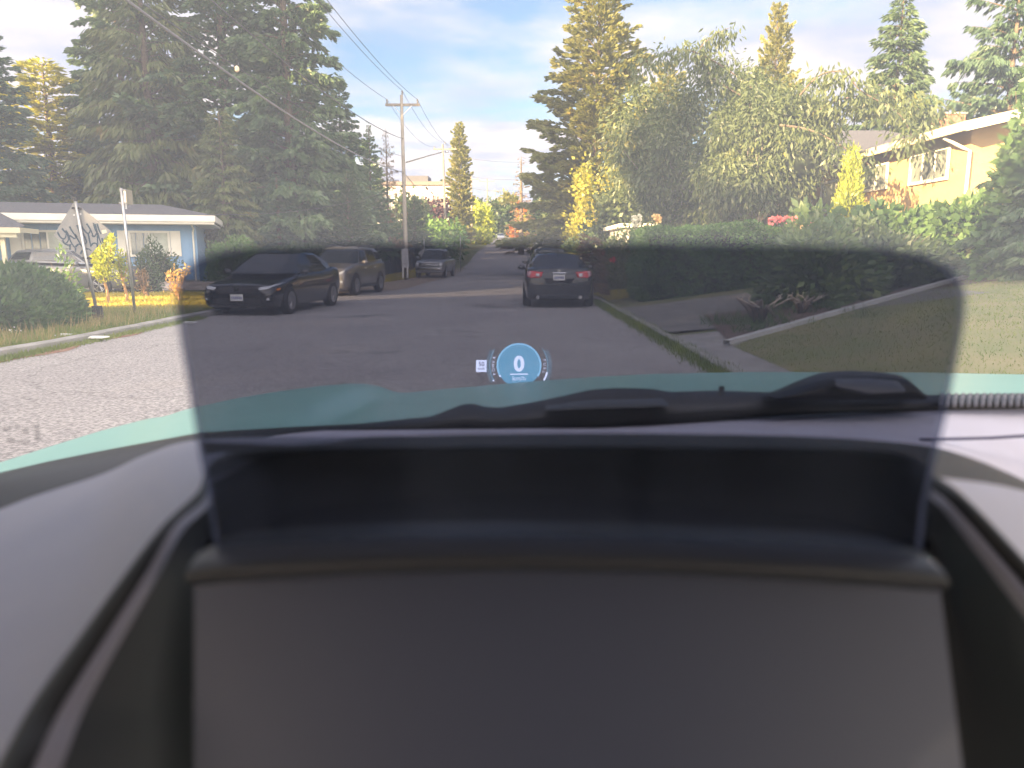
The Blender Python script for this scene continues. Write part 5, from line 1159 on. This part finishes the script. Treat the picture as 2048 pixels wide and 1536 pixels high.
blades('dry_grass', 2600, lambda g, n: (lambda q: q[(q[:, 0] < -7.05-.95*np.clip((12.5-q[:, 1])/9, 0, 1))])(area(-9.4, -7.05, 10.5, 18.0, .3)(g, n)), m_dry, 102, .15, .42, .010, .25)
blades('sunny_grass', 30000, area(-14.5, -7.8, 17.6, 27), m_sgrass, 103, .05, .13, .022)
blades('lawn_grass', 60000, lambda g, n: (lambda q: q[(q[:, 0]-3.25)*5.0/6.6 > q[:, 1]-11.25])(area(3.3, 14, 5.5, 17)(g, n)), m_grass, 104, .03, .08, .012, .6)
blades('gutter_weeds', 9000, lambda g, n: (lambda y, x: np.stack([x, y, [gz(a, b) for a, b in zip(x, y)]], 1))(g.uniform(8, 22, n), 2.50+g.normal(0, .10, n)), m_grass, 105, .04, .15, .010)
blades('gutter_weeds', 5000, lambda g, n: (lambda y, x: np.stack([x, y, [gz(a, b) for a, b in zip(x, y)]], 1))(g.uniform(9, 16.5, n), -6.85-.9*np.array([0]*n)+g.normal(0, .08, n)), m_grass, 106, .04, .12, .010)
blades('roadside_grass', 16000, area(2.9, 9, 22.8, 32), m_sgrass, 107, .05, .14, .022)
blades('roadside_grass', 14000, area(-9, -6.6, 40, 72), m_sgrass, 108, .06, .25, .035)
cl = np.random.default_rng(9); P = [(-9.2+cl.uniform(-1.3, 1.2), 11.2+cl.uniform(-.6, 1.2), .16+cl.uniform(0, .1)) for _ in range(150)]
o = wire_obj('clover_flowers', leafmesh('clover_flowers', P, cl.normal(size=(150, 3)), .035, .03, m_white2), None); o['kind'] = 'stuff'
# low plants and weeds before the driftwood
blades('bed_weeds', 1500, area(3.5, 6.0, 12.2, 14.2, -.2), m_bush, 109, .08, .38, .016, .6)
# driftwood roots in the bed
def driftwood(label, X, Y, s, seed):
    g = random.Random(seed); r = thing('driftwood', label, 'driftwood', (X, Y, gz(X, Y)))
    dk = MATS.get('old_wood') or mat('old_wood', (.07, .055, .05), .95, col2=(.14, .12, .10), nscale=8, bump=.6); pale = MATS.get('pale_wood') or mat('pale_wood', (.42, .37, .31), .9, col2=(.32, .28, .24), nscale=8)
    mb = MB()
    for i in range(9):
        a = g.uniform(0, 6.28); l = g.uniform(.35, .6)*s
        mb.tube([(0, 0, .02), (math.cos(a)*l*.5, math.sin(a)*l*.4, .30*s+g.uniform(0, .15)), (math.cos(a)*l, math.sin(a)*l*.8, .12*s+g.uniform(0, .5)*s)], [.09*s, .06*s, .02*s], 7)
    mb.build('root', dk, r, True); mb = MB()
    for i in range(5):
        a = g.uniform(0, 6.28); b = a+g.uniform(-.8, .8); p0 = Vector((math.cos(a)*.2*s, math.sin(a)*.2*s-.2, .42*s)); p1 = p0+Vector((math.cos(b)*.28, math.sin(b)*.1, .16))*s; p2 = p1+Vector((math.cos(b+.9)*.16, 0, .06))*s
        mb.tube([p0, p1, p2], [.022*s, .016*s, .006*s], 5); mb.tube([p1, p1+Vector((.05, 0, .13))*s], [.012*s, .004*s], 5)
    mb.build('bare_twig', pale, r, True); return r
driftwood('gnarled dark driftwood root with pale antler like twigs in the planting bed', 4.35, 13.2, .8, 3)
driftwood('smaller gnarled root right of the antler like driftwood', 5.35, 13.9, .6, 8)
# ---------------------------------------------------------------- poles, wires, signs
m_pole = mat('weathered_pole', (.22, .20, .175), .9, col2=(.29, .265, .235), nscale=2, bump=.3)
m_poled = mat('dark_pole', (.17, .15, .13), .9, col2=(.24, .21, .18), nscale=2)
m_ins = mat('insulator', (.20, .19, .18), .5); m_wire = mat('cable', (.07, .07, .075), .7); m_wire2 = mat('thick_cable', (.20, .20, .21), .6)
def pole(label, X, Y, H, m, arm=1.0, r=.16, az=0.0, lean=0):
    z = gz(X, Y); t = thing('utility_pole', label, 'utility pole', (X, Y, z), az, 'utility poles along the left of the street')
    MB().tube([(0, 0, -.3), (lean*.5, 0, H*.5), (lean, 0, H)], [r, r*.85, r*.62], 10).build('pole', m, t, True)
    MB().bb(-arm, arm, -.06, .06, H-.62, H-.48).build('crossarm', m_poled, t)
    for s in (-1, 1): MB().tube([(s*arm*.55, -.05, H-.6), (0, -.05, H-1.15)], .022, 4).build('arm_brace', m_metal, t)
    for x, zz in ((-arm*.9, -.48), (arm*.88, -.48), (0, 0)): MB().lathe([(.03, 0), (.055, .08), (.04, .13), (.06, .18), (.03, .26)], (x, 0, H+zz), seg=8).build('insulator', m_ins, t)
    return t, Vector((X, Y, z)), H
t1, p1, H1 = pole('tall grey utility pole with crossarm and lamp arm beside the real estate board', at(812, 46), 46, yp(800, 190, 46).z-gz(-6, 46), m_pole, 1.0, .135, lean=-.05)
zz = yp(800, 325, 46).z-p1.z
MB().tube([(.1, 0, zz), (1.6, 0, zz+.42), (2.3, 0, zz+.60)], [.05, .04, .035], 6).build('lamp_arm', m_metal, t1)
MB().lathe([(.02, -.02), (.13, .0), (.11, .08), (.03, .12)], (2.55, 0, zz+.58), seg=10).build('lamp_head', m_metal, t1)
t2, p2, H2 = pole('second utility pole standing in front of the narrow sunlit conifer', at(893, 86), 86, yp(881, 288, 86).z-gz(-7, 86), m_poled, 1.3, .17, lean=-.25)
t3, p3, H3 = pole('third, reddish utility pole on the right of the narrow conifer', at(944, 130), 130, yp(940, 352, 130).z-gz(-7, 130), mat('reddish_pole', (.34, .25, .21), .9), 1.2, .18)
t4, p4, H4 = pole('distant utility pole with crossarm against the sky above the crest', at(975, 190), 190, yp(973, 358, 190).z-gz(-6, 190), m_poled, 2.0, .2)
t5, p5, H5 = pole('farthest utility pole, smallest, just right of the distant one', at(990, 235), 235, yp(989, 378, 235).z-gz(-5, 235), m_pole, 2.0, .2)
def wire(label, a, b, sag, r=.012, m=None, n=26):
    a = Vector(a); b = Vector(b)
    pts = [a.lerp(b, i/n) - Vector((0, 0, sag*4*(i/n)*(1-i/n))) for i in range(n+1)]
    o = MB().tube([p-a for p in pts], r, 5).build('power_line', m or m_wire, None, True); o.location = a
    return tag(o, label, 'cable', 'overhead cables')
def top(p, H, x, dz=-.25): return p + Vector((x, 0, H+dz))
A = [top(p1, H1, -.9), top(p1, H1, .88), top(p1, H1, 0, .25)]
wire('overhead wire from the left end of the first pole crossarm towards the camera', A[0], (-7.6, -12, 11.2), 1.6)
wire('overhead wire from the right end of the first pole crossarm towards the camera', A[1], (-5.8, -12, 11.2), 1.7)
wire('topmost overhead wire from the tip of the first pole towards the camera', A[2], (-6.7, -12, 11.8), 1.5)
mid = p1+Vector((0, -.1, yp(800, 345, 46).z-p1.z))
wire('thick pale cable sweeping from the first pole up across the left firs', mid, (-6.7, -12, 8.1), 1.55, .026, m_wire2)
wire('thinner communication cable just above the thick pale one', mid+Vector((0, 0, 1.9)), (-6.9, -12, 9.3), 1.7, .018)
wire('thin cable just below the thick pale one before the firs', mid+Vector((0, 0, .9)), (-8.1, -12, 8.5), 1.5, .012)
bl = MB().lathe([(.01, -.07), (.05, -.04), (.05, .04), (.01, .07)], seg=10).build('cable_ball', mat('orange_ball', (.75, .6, .42), .6)); bl.location = yp(474, 138, 18.0); tag(bl, 'small orange marker on the wire crossing the left firs', 'marker')
wire('service wire drooping from the pole down to the eave of the blue house', p1+Vector((0, 0, yp(800, 370, 46).z-p1.z)), (-12.75, 32.2, 3.0), .5, .012)
B_ = [top(p2, H2, -1.1), top(p2, H2, 1.1), top(p2, H2, 0, .25)]; C_ = [top(p3, H3, -1.0), top(p3, H3, 1.0), top(p3, H3, 0, .25)]; D_ = [top(p4, H4, -1.8), top(p4, H4, 1.8)]; E_ = [top(p5, H5, -1.8), top(p5, H5, 1.8)]
nm = ['left', 'right', 'top']
for i in range(3): wire(f'wire between the first and second poles, {nm[i]} one of the three', A[i], B_[i], .8)
for i in range(3): wire(f'wire between the second and third poles, {nm[i]} one of the three', B_[i], C_[i], .8)
for i in range(2): wire(f'wire between the third and the distant pole, {nm[i]} one', C_[i], D_[i], .9, .016)
for i in range(2): wire(f'wire between the two farthest poles, {nm[i]} one', D_[i], E_[i], .8, .02)
wire('communication cable between the first and second poles', mid, p2+Vector((0, 0, yp(884, 400, 86).z-p2.z)), .8, .02)
wire('cable from the second pole crossing the street to the right at mid height', p2+Vector((0, 0, H2-1)), yp(1120, 318, 84), .6, .016)
wire('cable crossing the street below the first crossing one', p2+Vector((0, 0, H2-3.0)), yp(1130, 352, 84), .6, .016)
wire('lowest pair cable crossing the street before the far conifer', p3+Vector((0, 0, H3-2.0)), yp(1150, 384, 125), .5, .03)
wire('lowest cable of all crossing above the crest of the street', p3+Vector((0, 0, H3-4.4)), yp(1150, 396, 125), .5, .02)

# leaning diamond sign seen from behind, with graffiti
SY = 15.6
sg = thing('diamond_sign', 'leaning diamond road sign seen from behind with dark blue graffiti', 'sign', (at(197, SY), SY, 0))
base = Vector((at(197, SY), SY, 0))
def sp_(px, py, off=0): return yp(px, py, SY+off)-base
pl = MB().prism([sp_(148, 404), sp_(222, 462), sp_(172, 520), sp_(107, 472)], (0, -.004, 0)).build('sign_panel', mat('sign_back', (.21, .21, .215), .6, metal=.2, col2=(.25, .25, .25), nscale=5), sg)
MB().tube([sp_(197, 640, -.05), sp_(172, 518, -.05), sp_(150, 398, -.05)], .032, 8).build('post', m_metal, sg, True)
for (x, y) in ((153, 417), (174, 517)): MB().tube([sp_(x-9, y-1, -.05), sp_(x+9, y, -.05)], .022, 6).build('clamp', m_dk, sg)
MB().tube([sp_(150, 402, -.05), sp_(150, 394, -.05)], .045, 6).build('post_cap', m_dk, sg)
mb = MB()
for a in range(9): mb.tube([sp_(148, 400, -.05), sp_(148+8*math.cos(a*.7+2), 399-9*abs(math.sin(a*.55+.3)), -.05)], .004, 4)
mb.build('tie_ends', m_dk, sg)
MB().tube([sp_(197, 646, -.05), sp_(194, 612, -.05)], [.115, .105], 8).build('rubber_sleeve', m_black, sg)
MB().prism([sp_(203, 461, -.008), sp_(212, 459, -.008), sp_(214, 465, -.008), sp_(205, 468, -.008)], (0, -.003, 0)).build('sticker', mat('sticker', (.6, .6, .45), .6), sg)
for (x, y) in ((148, 430), (161, 428)): MB().tube([sp_(x, y, -.004), sp_(x, y, -.012)], .018, 8).build('bolt', m_plate, sg)
Gs = [[(115, 464), (120, 473), (126, 478), (131, 475), (132, 468)], [(124, 457), (129, 463), (134, 468), (137, 478), (134, 485), (129, 487)], [(125, 480), (129, 487), (136, 490), (143, 489)],
      [(131, 461), (136, 468), (141, 482), (147, 492), (151, 496)], [(139, 453), (144, 462), (150, 470), (155, 474)], [(139, 471), (144, 474), (149, 477), (153, 473), (150, 468)],
      [(150, 470), (156, 480), (160, 487), (163, 493)], [(151, 494), (156, 489), (161, 489), (164, 494)], [(154, 450), (158, 461), (162, 474), (165, 486)], [(163, 453), (169, 461), (174, 466), (179, 465), (180, 458)],
      [(165, 466), (171, 477), (173, 485), (169, 488)], [(173, 447), (179, 456), (184, 466), (186, 474)], [(176, 467), (179, 480), (181, 490), (182, 494)], [(187, 446), (190, 458), (195, 466)], [(184, 470), (189, 473), (194, 464)],
      [(182, 491), (186, 487), (192, 487), (195, 494)], [(190, 448), (194, 464), (195, 480), (195, 494)], [(194, 447), (198, 460), (202, 468)], [(195, 466), (199, 478), (203, 488)], [(204, 476), (206, 486)], [(161, 508), (164, 502), (170, 498), (177, 498), (183, 502)], [(140, 490), (140, 500)], [(151, 496), (151, 504)]]
gm = MB()
for s_ in Gs:
    P_ = cat([sp_(x, y, -.0085) for x, y in s_], 4); w_ = .019
    L_ = [];  R_ = []
    for i, p in enumerate(P_):
        d = (P_[min(i+1, len(P_)-1)]-P_[max(0, i-1)]); nrm = Vector((-d.z, 0, d.x)).normalized()*w_*(1-.5*i/len(P_))
        L_.append(p+nrm); R_.append(p-nrm)
    gm.grid([L_, R_])
gm.build('graffiti', mat('graffiti_paint', (.006, .035, .07), .6), pl)
# bare metal post with edge-on plate
PY = 17.2
pt = thing('sign_post', 'bare galvanised post with an edge on plate at its top', 'post', (at(270, PY), PY, 0)); base = Vector((at(270, PY), PY, 0))
q = lambda x, y, o=0: yp(x, y, PY+o)-base
MB().tube([q(271, 634), q(256, 500), q(242, 376)], .034, 8).build('post', m_metal, pt, True)
MB().prism([q(246, 378), q(251, 379), q(253, 408), q(248, 408)], (0, .30, 0)).build('edge_on_plate', m_metal, pt)
for y in (380, 406): MB().tube([q(239, y), q(252, y)], .02, 6).build('bracket', m_metal, pt)
# litter
for i, (x, y, w_, lab) in enumerate(((378, 647, .16, 'flat white scrap of litter lying on the road before the black sedan'), (193, 677, .20, 'small white litter strip on the verge below the leaning sign'), (128, 672, .14, 'small pale stone on the verge left of the leaning sign'))):
    p = gp(x, y, .06 if i else .015); o = MB().prism([(-w_, -.03, 0), (w_*.7, -.06, .01), (w_, .03, .02), (-w_*.5, .06, .02)], (0, 0, .02)).build('litter', m_plate); o.location = p; tag(o, lab, 'litter')
# real estate board on two legs
EY = 43.5
rb_ = thing('board_sign', 'white upright board on two legs beside the first utility pole', 'sign', (at(812, EY), EY, gz(-6, EY))); base = Vector((at(812, EY), EY, gz(-6, EY)))
q = lambda x, y, o=0: yp(x, y, EY+o)-base
MB().prism([q(803, 498), q(816, 498), q(818, 536), q(804, 535)], (0, -.03, 0)).build('board', mat('board_white', (.50, .49, .50), .6), rb_)
for x in (806, 815): MB().tube([q(x, 534), q(x, 556)], .05, 6).build('leg', m_white, rb_)
mk = MB()
for y, w_ in ((503, 8), (508, 9), (516, 7), (521, 9), (526, 8)): mk.prism([q(810-w_/2, y, -.04), q(810+w_/2, y, -.04), q(810+w_/2, y+1.6, -.04), q(810-w_/2, y+1.6, -.04)], (0, -.004, 0))
mk.build('board_lines', mat('board_ink', (.25, .25, .28), .7), rb_)
# small diamond sign behind the pickup and thin posts
DY = 60
d_ = thing('diamond_sign', 'small diamond sign seen from behind, just left of the pickup', 'sign', (at(849, DY), DY, gz(-7, DY))); base = Vector((at(849, DY), DY, gz(-7, DY)))
q = lambda x, y, o=0: yp(x, y, DY+o)-base
MB().prism([q(849, 495), q(860, 506), q(850, 519), q(836, 507)], (0, -.01, 0)).build('sign_panel', m_metal, d_); MB().tube([q(848, 478, -.05), q(849, 548, -.05)], .035, 6).build('post', m_metal, d_)
q = at(921, 66); o = MB().tube([(0, 0, 0), (0, 0, yp(921, 474, 66).z-gz(q, 66))], .04, 6).build('sign_post', m_metal); o.location = (q, 66, gz(q, 66)); tag(o, 'thin pale metal post beyond the pickup beside the dark fence', 'post')
# street name and stop signs at the far crossing
for x, y, lab in ((993, 452, 'tiny green sign on a post left of the orange tree'), (1030, 448, 'tiny round pale sign in front of the orange tree')):
    X = at(x, 225); z = gz(X, 225); t = thing('road_sign', lab, 'sign', (X, 225, z)); h = yp(x, y, 225).z-z
    MB().tube([(0, 0, 0), (0, 0, h)], .12, 6).build('post', m_metal, t); MB().lathe([(.05, -.03), (.8, -.02), (.8, .02), (.05, .03)], (0, 0, h), 'x', 10).build('sign_face', mat('green_face', (.45, .62, .50), .5), t).rotation_euler = (0, 0, math.pi/2)
